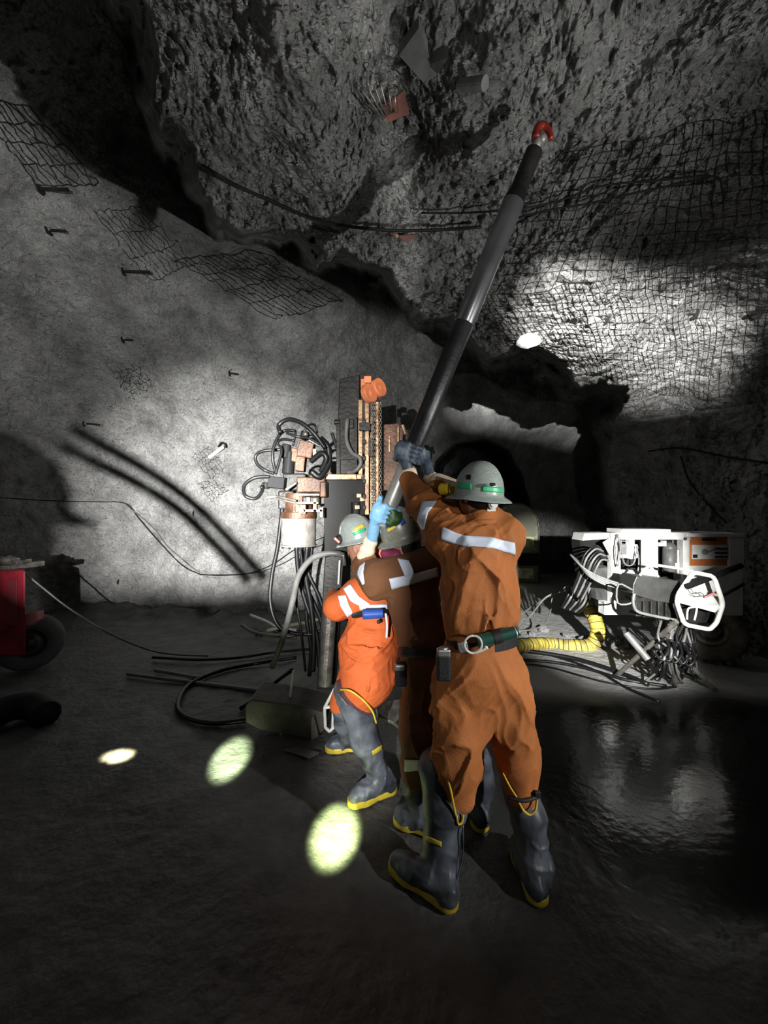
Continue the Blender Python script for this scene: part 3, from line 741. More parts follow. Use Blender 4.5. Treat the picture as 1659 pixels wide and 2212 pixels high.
for (t, b, m) in [([(830, 1130), (848, 1120)], [(834, 1134), (851, 1124)], M_ytape), ([(831, 1136), (851, 1126)], [(834, 1142), (853, 1132)], M_btape), ([(836, 1144), (852, 1135)], [(839, 1149), (856, 1139)], M_ytape),
                  ([(854, 1112), (864, 1108)], [(868, 1136), (877, 1130)], M_btape), ([(887, 1118), (894, 1115)], [(889, 1124), (896, 1121)], M_ytape)]:
    drape('hat_tape', t, b, [hel2], m, pz2, .003, 8, 4)
MB().box(P(890, 1113, 2.235), (.035, .02, .04)).build('lamp_cord_clip', M_strap, pz2, bevel=.004)
sdf('hair', [('e', head2+V(.035, -.03, .0), (.075, .085, .082)), ('ck', .02, head2+V(.05, -.04, -.02), neck+V(-.02, -.03, .03), .055, .045)], .02, .007, M_hair, pz2)
ptube('collar', [neck+V(-.09, -.02, .0), neck+V(-.04, -.075, -.01), neck+V(.05, -.06, .0), neck+V(.09, 0, .01)], .018, M_cov2, pz2)
sdf('muffler', [('c', P(856, 1200, 2.30), P(832, 1196, 2.32), .04, .03), ('ck', .02, P(856, 1200, 2.30), P(880, 1214, 2.30), .04, .04)], .02, .006, mat('maroon_cloth', (.16, .015, .05), .7, bump=.3, var=.3), pz2)
drape('back_tape', [(840, 1250), (900, 1238), (945, 1225)], [(846, 1273), (900, 1258), (946, 1244)], [cov2], M_refl, pz2, .005, 30, 4)
drape('brace_tape', [(859, 1208), (875, 1246)], [(884, 1212), (896, 1238)], [cov2], M_refl, pz2, .006, 14, 6)
drape('sleeve_tape', [(778, 1224), (772, 1240), (785, 1264)], [(790, 1214), (786, 1236), (789, 1260)], [cov2], M_refl, pz2, .005, 14, 5)
drape('trouser_tape', [(875, 1640), (926, 1642)], [(876, 1666), (926, 1660)], [cov2], mat('white_reflective_band', (.85, .85, .72), .5), pz2, .005, 20, 5)
for i, (x, y, Y) in enumerate([(792, 1203, 2.36), (790, 1195, 2.355), (792, 1188, 2.35), (797, 1181, 2.345)]):
    pass
cu = MB().tube([P(793, 1210, 2.38), P(790, 1198, 2.36), P(796, 1182, 2.34), P(803, 1160, 2.33)], .052, 18, 8, rf=lambda t: 1.08-.30*t+.07*math.cos(t*22)); cu.build('cuff_and_lit_sleeve', M_cream, pz2, smooth=True)
# lower tube of the barrel is at this point of its axis
tq = lambda Y: PB+pax*((Y-PB.y)/pax.y)
g2 = PB-pax*.36
grip_hand('glove', g2, pax, .05, V(-.5, -.8, -.1), P(804, 1163, 2.32), M_bglove, pz2, 1.15, thumb=1, label='pale blue rubber glove')
grip_hand('glove', g2-pax*.005+V(.0, 0, 0), -pax, .05, V(.6, -.75, 0), P(826, 1152, 2.36), M_gglove, pz2, 1.05, thumb=1, label='dark green rubber glove')
boot_set(pz2, P(905, 1668, 2.04), .092, P(905, 1700, 2.03), aL, G(935, 1800), G(860, 1775), .082, .056, 11)
boot_set(pz2, P(1030, 1640, 2.08), .075, P(1036, 1690, 2.08), aR, G(1040, 1795), G(1015, 1728), .074, .052, 12)
ptube('boot_rim', [P(1018, 1640, 2.02), P(1032, 1634, 2.0), P(1046, 1636, 2.02)], .006, M_yel, pz2)
sdf('rag', [('c', P(1036, 1606, 1.98), P(1034, 1628, 1.97), .022, .026, nb, 1.5)], .01, .005, M_refl, pz2, disp=folds([((.1, 0, 1), 30, 8, .006, 44, None, 1)]))
MB().box(P(866, 1456, 1.96), (.06, .05, .12)).build('battery_pack', M_strap, pz2, bevel=.012)
MB().box(P(864, 1440, 1.95), (.052, .045, .030)).build('battery_cap', M_can, pz2, bevel=.008)
drape('belt', [(845, 1398), (960, 1398)], [(845, 1418), (960, 1420)], [cov2], M_strap, pz2, .012, 24, 3, .006)

# ---------------------------------------------------------------- miner 3: left, bright orange, leaning in
pz3 = root('person', (-.10, 2.35, 0), 'person in bright orange coverall, leftmost of the three, with blue canister on belt', 'person')
sL, sR = P(770, 1285, 2.46), P(850, 1250, 2.55)
eL, wL = P(727, 1312, 2.40), P(722, 1290, 2.62)
neck, head3 = P(800, 1215, 2.60), P(778, 1180, 2.66)
chest, waist, pelv = P(800, 1290, 2.48), P(810, 1335, 2.42), P(798, 1400, 2.38)
kL, kR = P(772, 1528, 2.26), P(738, 1520, 2.52)
aL, aR = P(822, 1682, 2.26), P(752, 1590, 2.66)
hd = V(-.85, .5, -.25); hup = V(-.28, 0, .95)
bp = head_prims(head3, hd, hup, 1.0)
bp += [('ck', .03, head3-nrm(hup)*.05, neck-V(0, 0, .02), .055, .06), ('ck', .05, neck-V(0, 0, .03), chest, .06, .10), ('ck', .05, chest, pelv, .10, .10), ('ck', .04, chest, sL, .07, .05), ('ck', .04, chest, sR, .07, .05),
       ('ck', .02, sL, eL, .045, .036), ('ck', .02, eL, wL, .035, .028), ('ck', .04, pelv, kL, .08, .05), ('ck', .04, pelv, kR, .08, .05), ('ck', .02, kL, aL, .042, .03), ('ck', .02, kR, aR, .042, .03),
       ('ck', .02, sR, P(850, 1200, 2.75), .045, .036), ('ck', .02, P(850, 1200, 2.75), P(840, 1150, 2.7), .034, .026)]
sdf('body', bp, .03, .008, M_skin, pz3)
cv = [('c', chest, waist, .155, .145, nb, 1.2), ('ck', .05, sL, sR, .09, .09), ('ck', .03, waist, pelv, .145, .172, nb, 1.0), ('ck', .04, neck-V(0, 0, .04), chest, .065, .12),
      ('ck', .04, sL, eL, .088, .078), ('ck', .03, eL, wL, .078, .055), ('ck', .04, sR, P(850, 1200, 2.75), .08, .06), ('ck', .03, P(850, 1200, 2.75), P(842, 1160, 2.7), .06, .048),
      ('ck', .05, pelv, P(795, 1465, 2.30), .178, .160), ('ck', .05, P(795, 1465, 2.30), kL, .145, .070), ('ck', .05, pelv, kR, .14, .08), ('ck', .03, kL, P(785, 1550, 2.24), .068, .055)]
fd = folds([((.8, 0, .6), 12, 3, .014, 31, P(815, 1430, 2.2), .25), ((.9, 0, -.5), 12, 3, .012, 32, P(780, 1390, 2.2), .2), ((.2, 0, 1), 10, 3, .006, 33, P(810, 1500, 2.15), .15)])
cov3 = sdf('coverall', cv, .03, .0065, M_cov3, pz3, disp=fd)
hc3 = P(772, 1158, 2.62)
hel3 = helmet('hard_hat', hc3, V(-.28, -.10, .95), V(-.85, .5, -.1), M_helm3, pz3, w=.112, l=.125, h=.150, brim=.034)
drape('hat_tape', [(762, 1151), (788, 1140)], [(765, 1157), (790, 1146)], [hel3], M_green, pz3, .003, 10, 4)
drape('hat_sticker', [(764, 1141), (784, 1132)], [(766, 1148), (787, 1138)], [hel3], M_ytape, pz3, .004, 10, 4)
l3 = MB(); lc = P(738, 1160, 2.58); l3.cyl(lc, lc+V(-.035, -.01, -.03), .026, .032, n=18); lp = l3.build('cap_lamp', M_strap, pz3, bevel=.003)
MB().box(P(728, 1167, 2.52), (.048, .012, .018), Matrix.Rotation(.75, 3, 'Y')).build('lamp_rim', mat('coral_red_plastic', (.9, .16, .10), .4), lp, bevel=.003)
sdf('neck_guard', [('c', P(813, 1195, 2.50), P(838, 1196, 2.52), .04, .04, nb, 1.6)], .01, .006, mat('coral_cloth', (.95, .28, .16), .6, bump=.2, var=.1), pz3)
drape('sleeve_tape', [(742, 1272), (757, 1298), (785, 1314)], [(757, 1262), (775, 1288), (800, 1306)], [cov3], M_refl, pz3, .005, 20, 5)
drape('sleeve_tape', [(730, 1288), (735, 1310), (750, 1334)], [(747, 1286), (753, 1305), (763, 1324)], [cov3], M_refl, pz3, .005, 20, 5)
drape('waist_tape', [(776, 1308), (836, 1306)], [(778, 1318), (836, 1316)], [cov3], M_refl, pz3, .005, 20, 4)
pch = MB(); q0, q1 = P(783, 1327, 2.21), P(828, 1325, 2.22); pch.cyl(q0, q1, .030, .028, n=20); pch.build('belt_pouch', M_btape, pz3, bevel=.008, label='blue belt canister')
ptube('belt', [P(765, 1330, 2.35), P(785, 1326, 2.24), P(825, 1324, 2.24), P(845, 1322, 2.36)], .018, M_strap, pz3)
ptube('tag_cord', [P(833, 1325, 2.2), P(836, 1350, 2.19), P(835, 1378, 2.19)], .007, M_refl, pz3)
MB().ball(P(818, 1343, 2.20), .012).build('belt_clip', M_strap, pz3, smooth=True)
b3 = boot_set(pz3, P(762, 1490, 2.24), .108, P(790, 1600, 2.25), aL, G(852, 1706), G(756, 1742), .080, .058, 21, cutfn=rimcut(P(775, 1524, 2.2), V(.62, -.1, .78)))
boot_set(pz3, P(742, 1530, 2.52), .078, P(745, 1560, 2.56), aR, G(782, 1616), G(708, 1622), .066, .052, 22)
ptube('boot_rim', [P(734, 1490, 2.22), P(756, 1492, 2.135), P(784, 1512, 2.125), P(804, 1536, 2.15), P(813, 1562, 2.18)], .0055, M_yel, pz3)
drape('boot_badge', [(803, 1622), (826, 1608)], [(805, 1631), (828, 1617)], [b3], M_yel, pz3, .003, 10, 3)
ptube('knee_strap', [P(812, 1530, 2.2), P(815, 1545, 2.19), P(809, 1562, 2.19)], .008, M_strap, pz3)

# ---------------------------------------------------------------- the core barrel
cb = root('core_barrel', PB-pax*.42, 'long steel drilling tube tilted up to the right, raised overhead by the workers', 'pipe')
pt = lambda s: PB+pax*s
Lb = (PT-PB).length
MB().cyl(pt(-.44), pt(-.055), .046, n=32).build('inner_tube', mat('pale_inner_steel', (.42, .42, .39), .38, .4, var=.35, vscale=7), cb, smooth=False, bevel=.003)
MB().cyl(pt(-.06), pt(Lb*.44), .054, n=36).build('lower_tube', mat('dark_barrel_steel', (.075, .075, .078), .38, .75, bump=.2, bscale=60, var=.4, vscale=7), cb, smooth=False, bevel=.003)
MB().cyl(pt(Lb*.44), pt(Lb*.81), .0565, n=36).build('upper_tube', mat('bright_barrel_steel', (.34, .34, .36), .30, .85, var=.35, vscale=5), cb, bevel=.003)
MB().cyl(pt(Lb*.81), pt(Lb*.845), .0565, .043, n=36).cyl(pt(Lb*.845), pt(Lb*.955), .043, n=30).build('swivel_head', M_dkst, cb, bevel=.002)
MB().cyl(pt(Lb*.955), pt(Lb*1.0), .020, .026, n=18).ball(pt(Lb*.985)+V(.015, -.01, 0), .022).build('bail_pin', M_alu, cb, smooth=True)
hk = MB(); hp = pt(Lb*1.0); hk.tube([hp+V(-.025, 0, -.02), hp+V(-.015, 0, .035), hp+V(.012, 0, .05), hp+V(.040, 0, .025), hp+V(.055, 0, -.02)], .019, 10, 6, rf=lambda t: 1.25-.55*t)
hk.build('lifting_hook', mat('dark_red_paint', (.28, .03, .02), .4, .2, var=.4), cb, smooth=True)
for o in list(bpy.data.objects):
    if o.name.startswith('inner_tube') or o.name.startswith('lower_tube') or o.name.startswith('upper_tube'):
        o.data.polygons.foreach_set('use_smooth', [len(p.vertices) == 4 for p in o.data.polygons])
# ================================================================== drill rig
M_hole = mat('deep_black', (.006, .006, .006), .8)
RY = 2.95
rig = root('drill_rig', (-.30, 3.0, 0), 'upright drilling rig with chain feed mast and looping black hoses, before the bright wall', 'drill rig')
def cr(x, y): return 500+x/3.607, 780+y/3.607        # reading positions off the mast area
m_ = MB(); m_.prism([P(733, 818, RY), P(777, 808, RY), P(777, 905, RY), P(771, 1022, RY), P(727, 1022, RY), P(730, 900, RY)], .16)
m_.build('mast_housing', M_dkst, rig, bevel=.008)
m_ = MB(); m_.pbox(726, 735, 905, 1025, RY-.01, .10).pbox(766, 772, 900, 1020, RY-.03, .10); m_.cyl(P(722, 912, RY), P(735, 912, RY), .02, n=10).cyl(P(717, 935, RY), P(727, 968, RY), .014, n=10)
m_.pbox(740, 764, 905, 925, RY-.02, .03); m_.build('mast_bracket', M_dkst, rig, bevel=.004)
for (cx, cy, dy) in ((797, 850, -.05), (818, 838, .04)):
    c = P(cx, cy, RY-.05+dy); ax = nrm(V(.75, -.6, .15)); s_ = MB().cyl(c-ax*.022, c+ax*.022, .070, n=28).cyl(c-ax*.03, c+ax*.03, .022, n=14)
    s_.build('chain_sheave', M_org, rig, bevel=.004)
MB().pbox(786, 802, 812, 826, RY-.04, .05).pbox(779, 790, 818, 838, RY-.02, .06).build('sheave_yoke', M_org, rig, bevel=.004)
ra = MB(); ra.pbox(774, 783, 863, 1030, RY-.06, .05).pbox(788, 797, 868, 1112, RY-.05, .05).pbox(811, 818, 868, 1112, RY-.05, .05).pbox(797, 811, 900, 1112, RY+.02, .02)
ra.build('feed_rail', M_tan, rig, bevel=.003)
rb = MB(); 
for y in (905, 950, 985, 1035, 1068, 1092): rb.pbox(783, 790, y, y+9, RY-.075, .03)
rb.pbox(776, 800, 912, 930, RY-.08, .04).pbox(796, 806, 945, 985, RY-.07, .03); rb.build('rail_clamp', M_dkst, rig, bevel=.003)
def chain(x, y0, y1, Y):
    c = MB(); n = int((y1-y0)*Y/F/.021)
    for i in range(n):
        p = P(x, y0+(y1-y0)*(i+.5)/n, Y); a = i % 2
        u = V(1, 0, 0) if a else V(.35, -.93, 0); L = []
        for k in range(13):
            t = 2*math.pi*k/12; L.append(p+u*math.cos(t)*.0085+V(0, 0, 1)*math.sin(t)*.0145)
        c.tube(L, .0032, 5, 0)
    return c.build('feed_chain', M_st, rig, smooth=True)
chain(804, 866, 1112, RY-.08); chain(809, 866, 1112, RY-.07); chain(822, 868, 1085, RY-.03)
bf = MB(); bf.prism([P(828, 916, RY+.1), P(860, 914, RY+.1), P(872, 930, RY+.1), P(862, 1060, RY+.1), P(826, 1060, RY+.1)], .14); bf.build('rod_magazine', M_rust, rig, bevel=.006)
bs = MB(); bs.pbox(858, 862, 922, 990, RY+.07, .02).pbox(839, 843, 943, 977, RY+.07, .02).pbox(855, 858, 975, 990, RY+.06, .02).cyl(P(869, 918, RY+.08), P(876, 938, RY+.08), .014, n=10)
bs.build('magazine_strip', M_tan, rig, bevel=.002)
cp_ = MB(); cp_.pbox(700, 788, 1036, 1192, RY-.02, .10); cp_.build('carriage_plate', mat('black_oily_plate', (.012, .012, .012), .65, 0, bump=.3, spec=.3), rig, bevel=.006)
MB().pbox(703, 770, 1024, 1036, RY-.06, .16).pbox(770, 781, 1024, 1035, RY-.065, .05).build('carriage_lip', M_tan, rig, bevel=.004)
MB().pbox(735, 768, 992, 1024, RY-.03, .08).build('carriage_block', M_dkst, rig, bevel=.005)
for i, (x, y) in enumerate([(776, 1070), (783, 1078), (772, 1095)]): MB().pbox(x-6, x+5, y-4, y+5, RY-.07, .05).build('carriage_bolt', M_tan, rig, bevel=.003)
MB().cyl(P(768, 1085, RY-.03), P(768, 1118, RY-.03), .035, n=16).build('feed_cylinder', M_dkst, rig, bevel=.003)
ptube('mast_hose', [P(750, 905, RY-.05), P(748, 950, RY-.06), P(760, 978, RY-.08), P(776, 988, RY-.1), P(778, 1004, RY-.1), P(765, 1018, RY-.09), P(750, 1020, RY-.07)], .016, M_ghose, rig)
# rotation unit on the left
HY = 2.86
z = MB(); c0, c1 = P(646, 1116, HY+.1), P(645, 1176, HY+.1); z.cyl(c0, c1, .131, n=40).cyl(c1, c1-V(0, 0, .012), .139, n=40); mo = z.build('rotation_motor', M_alu, rig, bevel=.004)
bo = MB()
for k in range(9): t = 2*math.pi*k/9+.2; q = c1+V(math.cos(t)*.125, math.sin(t)*.125, -.01); bo.cyl(q, q-V(0, 0, .016), .008, n=6)
bo.build('flange_bolt', M_dkst, mo)
z = MB().cyl(P(646, 1106, HY+.1), P(646, 1120, HY+.1), .135, n=36).cyl(P(646, 1066, HY+.1), P(646, 1108, HY+.1), .105, n=30); z.build('motor_collar', M_rust, rig, bevel=.005)
z = MB(); z.pbox(640, 702, 1030, 1064, HY-.02, .16).pbox(690, 704, 1040, 1074, HY-.05, .12).pbox(668, 697, 1022, 1034, HY, .12); z.build('gearbox', M_rust, rig, bevel=.010)
z = MB(); z.pbox(610, 660, 1022, 1060, HY+.03, .14).pbox(600, 634, 1060, 1100, HY+.05, .12).pbox(652, 690, 1072, 1090, HY-.05, .1); z.build('gearbox_cover', M_dkst, rig, bevel=.012)
z = MB()
for (x0, x1, y0, y1) in [(645, 690, 1066, 1071), (640, 688, 1084, 1089), (655, 697, 1100, 1106), (648, 660, 1090, 1110), (676, 684, 1076, 1106), (690, 698, 1096, 1118), (662, 670, 1074, 1086)]: z.pbox(x0, x1, y0, y1, HY-.07, .05)
z.cyl(P(650, 1103, HY-.09), P(650, 1103, HY-.03), .022, n=16); z.build('clamp_jaw', M_tan, rig, bevel=.003)
z = MB().cyl(P(577, 1075, HY-.03), P(598, 1072, HY-.03), .013, n=10).cyl(P(598, 1072, HY-.03), P(640, 1082, HY-.06), .009, n=10).cyl(P(600, 1078, HY-.03), P(652, 1090, HY-.06), .007, n=10).cyl(P(618, 1058, HY-.06), P(640, 1042, HY-.06), .012, n=10); z.build('clamp_rod', M_st, rig)
z = MB(); z.box(P(662, 972, HY+.03), (.11, .09, .12), Matrix.Rotation(.18, 3, 'Y')).box(P(650, 1003, HY+.03), (.07, .08, .11), Matrix.Rotation(.1, 3, 'Y')).box(P(641, 985, HY+.05), (.09, .07, .10), Matrix.Rotation(.3, 3, 'Y'))
z.build('valve_block', M_rust, rig, bevel=.006)
z = MB().cyl(P(620, 960, HY+.03), P(616, 990, HY+.03), .035, n=18).cyl(P(626, 975, HY+.05), P(622, 1024, HY+.05), .045, n=18).cyl(P(660, 932, HY+.02), P(656, 950, HY+.02), .032, n=16); z.build('hydraulic_motor', M_blk, rig, bevel=.008)
z = MB().box(P(600, 1043, HY), (.12, .10, .085), Matrix.Rotation(.1, 3, 'Y')).cyl(P(566, 1048, HY-.02), P(584, 1050, HY-.02), .02, n=12).cyl(P(573, 1056, HY-.02), P(575, 1042, HY-.02), .024, n=12); z.build('swivel_fitting', M_blk, rig, bevel=.006)
z = MB().ball(P(660, 938, HY-.03), .022, 10).cyl(P(668, 950, HY-.03), P(690, 962, HY-.02), .014, n=12).pbox(676, 683, 970, 985, HY-.02, .04); z.build('hose_coupling', M_st, rig)
loops = [([(380, 560), (370, 500), (440, 455), (540, 480), (640, 560), (730, 680)], .016), ([(480, 540), (400, 550), (340, 640), (320, 750), (345, 870)], .012),
         ([(400, 690), (250, 700), (190, 740), (200, 800), (260, 850), (330, 875)], .012), ([(300, 900), (180, 910), (100, 970), (110, 1050), (190, 1070), (240, 1010), (235, 975)], .013),
         ([(560, 560), (600, 500), (650, 500), (670, 560)], .008), ([(490, 620), (400, 610), (360, 640), (390, 700), (345, 880)], .010),
         ([(690, 600), (750, 670), (755, 800), (690, 900), (620, 860)], .024), ([(560, 610), (640, 590), (710, 640), (740, 700)], .018), ([(480, 660), (500, 560), (480, 540), (420, 545)], .008),
         ([(620, 780), (700, 720), (740, 760), (700, 860)], .022), ([(430, 560), (520, 590), (600, 600), (690, 650)], .010)]
for i, (pl, r) in enumerate(loops):
    ptube('hydraulic_hose', [P(*cr(x, y), HY-.03+.02*((i*37) % 5-2)+.03*math.sin(j*1.3+i)) for j, (x, y) in enumerate(pl)], r, M_hose, rig, n=10, sm=10)
low = [([(611, 1090), (600, 1180), (588, 1240), (584, 1300), (600, 1350), (635, 1368), (690, 1370)], .016, 3.0), ([(640, 1178), (645, 1240), (660, 1300), (684, 1370), (690, 1440)], .017, 2.96), ([(652, 1178), (655, 1250), (690, 1330), (700, 1380)], .017, 2.99),
       ([(664, 1178), (660, 1240), (672, 1310), (678, 1380), (676, 1450)], .020, 2.94), ([(674, 1178), (668, 1250), (662, 1330), (672, 1400), (668, 1460)], .016, 2.98), ([(648, 1178), (652, 1230), (640, 1290), (650, 1360), (660, 1450)], .010, 2.93), ([(668, 1178), (664, 1230), (690, 1290), (705, 1340)], .016, 2.95)]
for pl, r, Yh in low: ptube('hydraulic_hose', [P(x, y, Yh+.02*math.sin(j)) for j, (x, y) in enumerate(pl)], r, M_hose, rig, n=10, sm=8)
ptube('grey_feed_hose', [P(741, 1200, 2.78), P(728, 1196, 2.76), P(704, 1196, 2.76), P(672, 1208, 2.78), P(645, 1245, 2.8), P(632, 1300, 2.82), P(618, 1355, 2.85), P(603, 1402, 2.9), P(588, 1440, 3.0)], .022, M_ghose, rig, n=12, sm=8)
MB().tube([P(722, 1199, 2.76), P(742, 1199, 2.77), P(744, 1222, 2.77)], .016, 8, 0).build('hose_elbow', M_st, rig, smooth=True)
z = MB(); z.prism([P(702, 1196, RY), P(744, 1196, RY), P(722, 1490, RY-.05), P(684, 1490, RY-.05)], .14); z.build('mast_foot_post', M_dkst, rig, bevel=.008)
MB().cyl(P(714, 1310, RY-.12), P(702, 1480, RY-.16), .048, n=20).build('jack_cylinder', M_st, rig, bevel=.003)
MB().cyl(P(734, 1210, RY-.04), P(731, 1262, RY-.04), .008, n=8).build('grease_rod', M_white, rig)
MB().pbox(756, 790, 1190, 1420, RY+.02, .14).build('mast_rear_post', M_dkst, rig, bevel=.006)
z = MB(); z.prism([P(530, 1560, 2.80), P(530, 1525, 2.80), P(542, 1511, 2.80), P(640, 1524, 2.80), P(700, 1540, 2.80), P(700, 1580, 2.80), P(672, 1598, 2.80), P(560, 1576, 2.80)], .30); z.build('base_skid', mat('muddy_plate', (.11, .095, .085), .7, .1, bump=.5, var=.4), rig, bevel=.010)
z = MB()
poly = [P(701, 1529, 2.72), P(724, 1486, 2.72), P(731, 1500, 2.72), P(733, 1560, 2.72), P(712, 1580, 2.72), P(703, 1572, 2.72)]
for a, b in zip(poly, poly[1:]+poly[:1]): z.cyl(a, b, .011, n=8)
z.cyl(P(701, 1529, 2.72), P(731, 1524, 2.72), .012, n=8).cyl(P(720, 1490, 2.72), P(718, 1576, 2.72), .008, n=8); z.build('foot_bracket', M_white, rig)
MB().prism([P(672, 1552, 2.74), P(678, 1550, 2.74), P(688, 1592, 2.74), P(672, 1600, 2.74)], .03).build('foot_lug', M_st, rig, bevel=.004)
MB().pbox(738, 752, 1530, 1578, 2.74, .05).build('foot_lug', M_st, rig, bevel=.004)
MB().prism([P(812, 1545, 2.66), P(835, 1514, 2.8), P(872, 1510, 2.8), P(872, 1535, 2.7), P(850, 1560, 2.62)], .02, (0, 0, -1)).build('foot_plate', M_st, rig, bevel=.003)
MB().cyl(P(850, 1562, 2.66), P(872, 1582, 2.6), .010, n=8).cyl(P(850, 1562, 2.66), P(872, 1534, 2.7), .008, n=8).build('foot_stay', M_st, rig)
MB().cyl(P(634, 1448, 2.95), P(625, 1520, 2.9), .010, n=8).build('lever', M_white, rig)

# ================================================================== power pack and control stand, right
pp = root('power_pack', (2.6, 4.3, 0), 'white wheeled hydraulic power pack with orange instrument panel, brightly lit before the right wall', 'machine')
YP = 3.95
fr = MB()
for (x0, x1, y0, y1, d) in [(1321, 1341, 1151, 1328, .08), (1341, 1492, 1150, 1166, .10), (1346, 1450, 1143, 1152, .3), (1476, 1490, 1152, 1262, .09), (1392, 1422, 1164, 1262, .06), (1306, 1410, 1302, 1329, .12), (1341, 1372, 1232, 1258, .10), (1322, 1476, 1256, 1262, .05)]:
    fr.pbox(x0, x1, y0, y1, YP+.02*((x0*7) % 3), d)
fr.prism([P(1306, 1302, YP+.02), P(1322, 1328, YP+.02), P(1412, 1330, YP+.02), P(1412, 1302, YP+.02)], .1); fr.build('frame', M_white, pp, bevel=.006)
for (x, y) in ((1333, 1157), (1480, 1164)): MB().cyl(P(x, y, YP-.01), P(x, y, YP+.03), .016, n=14).build('lifting_eye', M_strap, pp)
MB().pbox(1322, 1480, 1160, 1320, YP+.45, .03).build('rear_panel', M_white, pp)
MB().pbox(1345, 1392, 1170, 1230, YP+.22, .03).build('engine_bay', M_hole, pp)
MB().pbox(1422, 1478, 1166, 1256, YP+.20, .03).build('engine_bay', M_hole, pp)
z = MB(); z.pbox(1355, 1378, 1176, 1206, YP+.05, .12).pbox(1361, 1371, 1164, 1208, YP+.02, .08).pbox(1342, 1356, 1198, 1206, YP+.03, .08); z.build('manifold', M_white, pp, bevel=.006)
MB().pbox(1343, 1354, 1176, 1198, YP+.06, .1).build('pressure_switch', M_gr, pp, bevel=.004)
MB().cyl(P(1388, 1168, YP+.10), P(1388, 1250, YP+.10), .030, n=18).build('filter_housing', M_alu, pp)
z = MB().cyl(P(1446, 1186, YP+.08), P(1446, 1236, YP+.08), .062, n=22).ball(P(1446, 1184, YP+.08), .062, 10); z.build('accumulator', M_gr, pp, smooth=True)
MB().cyl(P(1464, 1186, YP+.07), P(1464, 1250, YP+.07), .036, n=18).build('filter_housing', M_alu, pp, bevel=.006)
for q_ in [(1452, 1468, 1216, 1226), (1434, 1440, 1168, 1180), (1424, 1432, 1172, 1180)]: MB().pbox(*q_, YP+.02, .05).build('pipe_block', M_white, pp, bevel=.003)
lw = MB(); lw.prism([P(1262, 1152, 4.35), P(1322, 1151, YP+.03), P(1322, 1164, YP+.03), P(1258, 1168, 4.35)], .25).prism([P(1303, 1172, 4.0), P(1318, 1162, 3.98), P(1318, 1200, 3.98)], .02); lw.build('side_wing', M_white, pp, bevel=.004)
MB().prism([P(1276, 1230, 4.25), P(1322, 1225, YP+.04), P(1322, 1300, YP+.04), P(1290, 1296, 4.2)], .2).build('side_box', M_gr, pp, bevel=.005)
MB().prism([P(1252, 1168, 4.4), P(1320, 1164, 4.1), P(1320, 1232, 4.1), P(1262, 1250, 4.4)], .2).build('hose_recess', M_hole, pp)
cab = MB(); cab.pbox(1484, 1608, 1152, 1160, YP-.02, .5).pbox(1484, 1606, 1222, 1330, YP+.02, .45).pbox(1576, 1608, 1160, 1224, YP, .45).pbox(1484, 1490, 1160, 1224, YP, .4)
cab.build('cabinet', M_white, pp, bevel=.008)
op = MB(); op.pbox(1489, 1576, 1160, 1222, YP+.03, .05); opo = op.build('instrument_panel', mat('orange_panel_paint', (.62, .20, .06), .5, 0, var=.25), pp, bevel=.004)
ip = MB().pbox(1496, 1570, 1177, 1208, YP+.015, .02).build('panel_face', M_white, opo, bevel=.003)
for r in range(3):
    for c in range(4):
        q = P(1546+c*7, 1185+r*9, YP+.01); MB().cyl(q, q-V(0, .02, 0), .010, n=10).build('knob', M_strap, ip)
q = P(1522, 1192, YP+.01); MB().cyl(q, q-V(0, .012, 0), .030, n=22).build('gauge', M_alu, ip)
MB().tube([q+V(.02, -.02, 0), q+V(.06, -.03, .02), q+V(.10, -.02, .035)], .006, 6, 4).build('gauge_lead', M_gr, ip, smooth=True)
MB().pbox(1498, 1507, 1198, 1205, YP+.008, .01).build('display', M_hole, ip)
MB().pbox(1518, 1548, 1163, 1168, YP+.022, .02).build('nameplate', M_hole, opo)
for i in range(6):
    x = 1253+i*9; ptube('hydraulic_hose', [P(1300+i*3, 1186+i*5, 4.02), P(1284+i*3, 1180+i*6, 3.95), P(1262+i*5, 1200+i*6, 3.95), P(1250+i*5, 1240+i*4, 4.0), P(1235+i*4, 1278+i*4, 4.1)], .011, M_ghose if i % 2 else M_hose, pp, n=8, sm=6)
for i in range(4):
    ptube('hydraulic_hose', [P(1232+i*4, 1198+i*3, 4.0), P(1262+i*2, 1228+i*4, 3.85), P(1305, 1250+i*4, 3.78), P(1345, 1262+i*3, 3.70), P(1375, 1266+i*4, 3.62)], .011, M_ghose, pp, n=8, sm=6)
for pl in [[(1334, 1160), (1330, 1190), (1334, 1224), (1340, 1190), (1337, 1160)], [(1341, 1164), (1346, 1210), (1358, 1222), (1370, 1214), (1378, 1180)], [(1375, 1180), (1380, 1210), (1376, 1250)]]:
    ptube('thin_hose', [P(x, y, YP-.04) for x, y in pl], .007, M_ghose, pp)
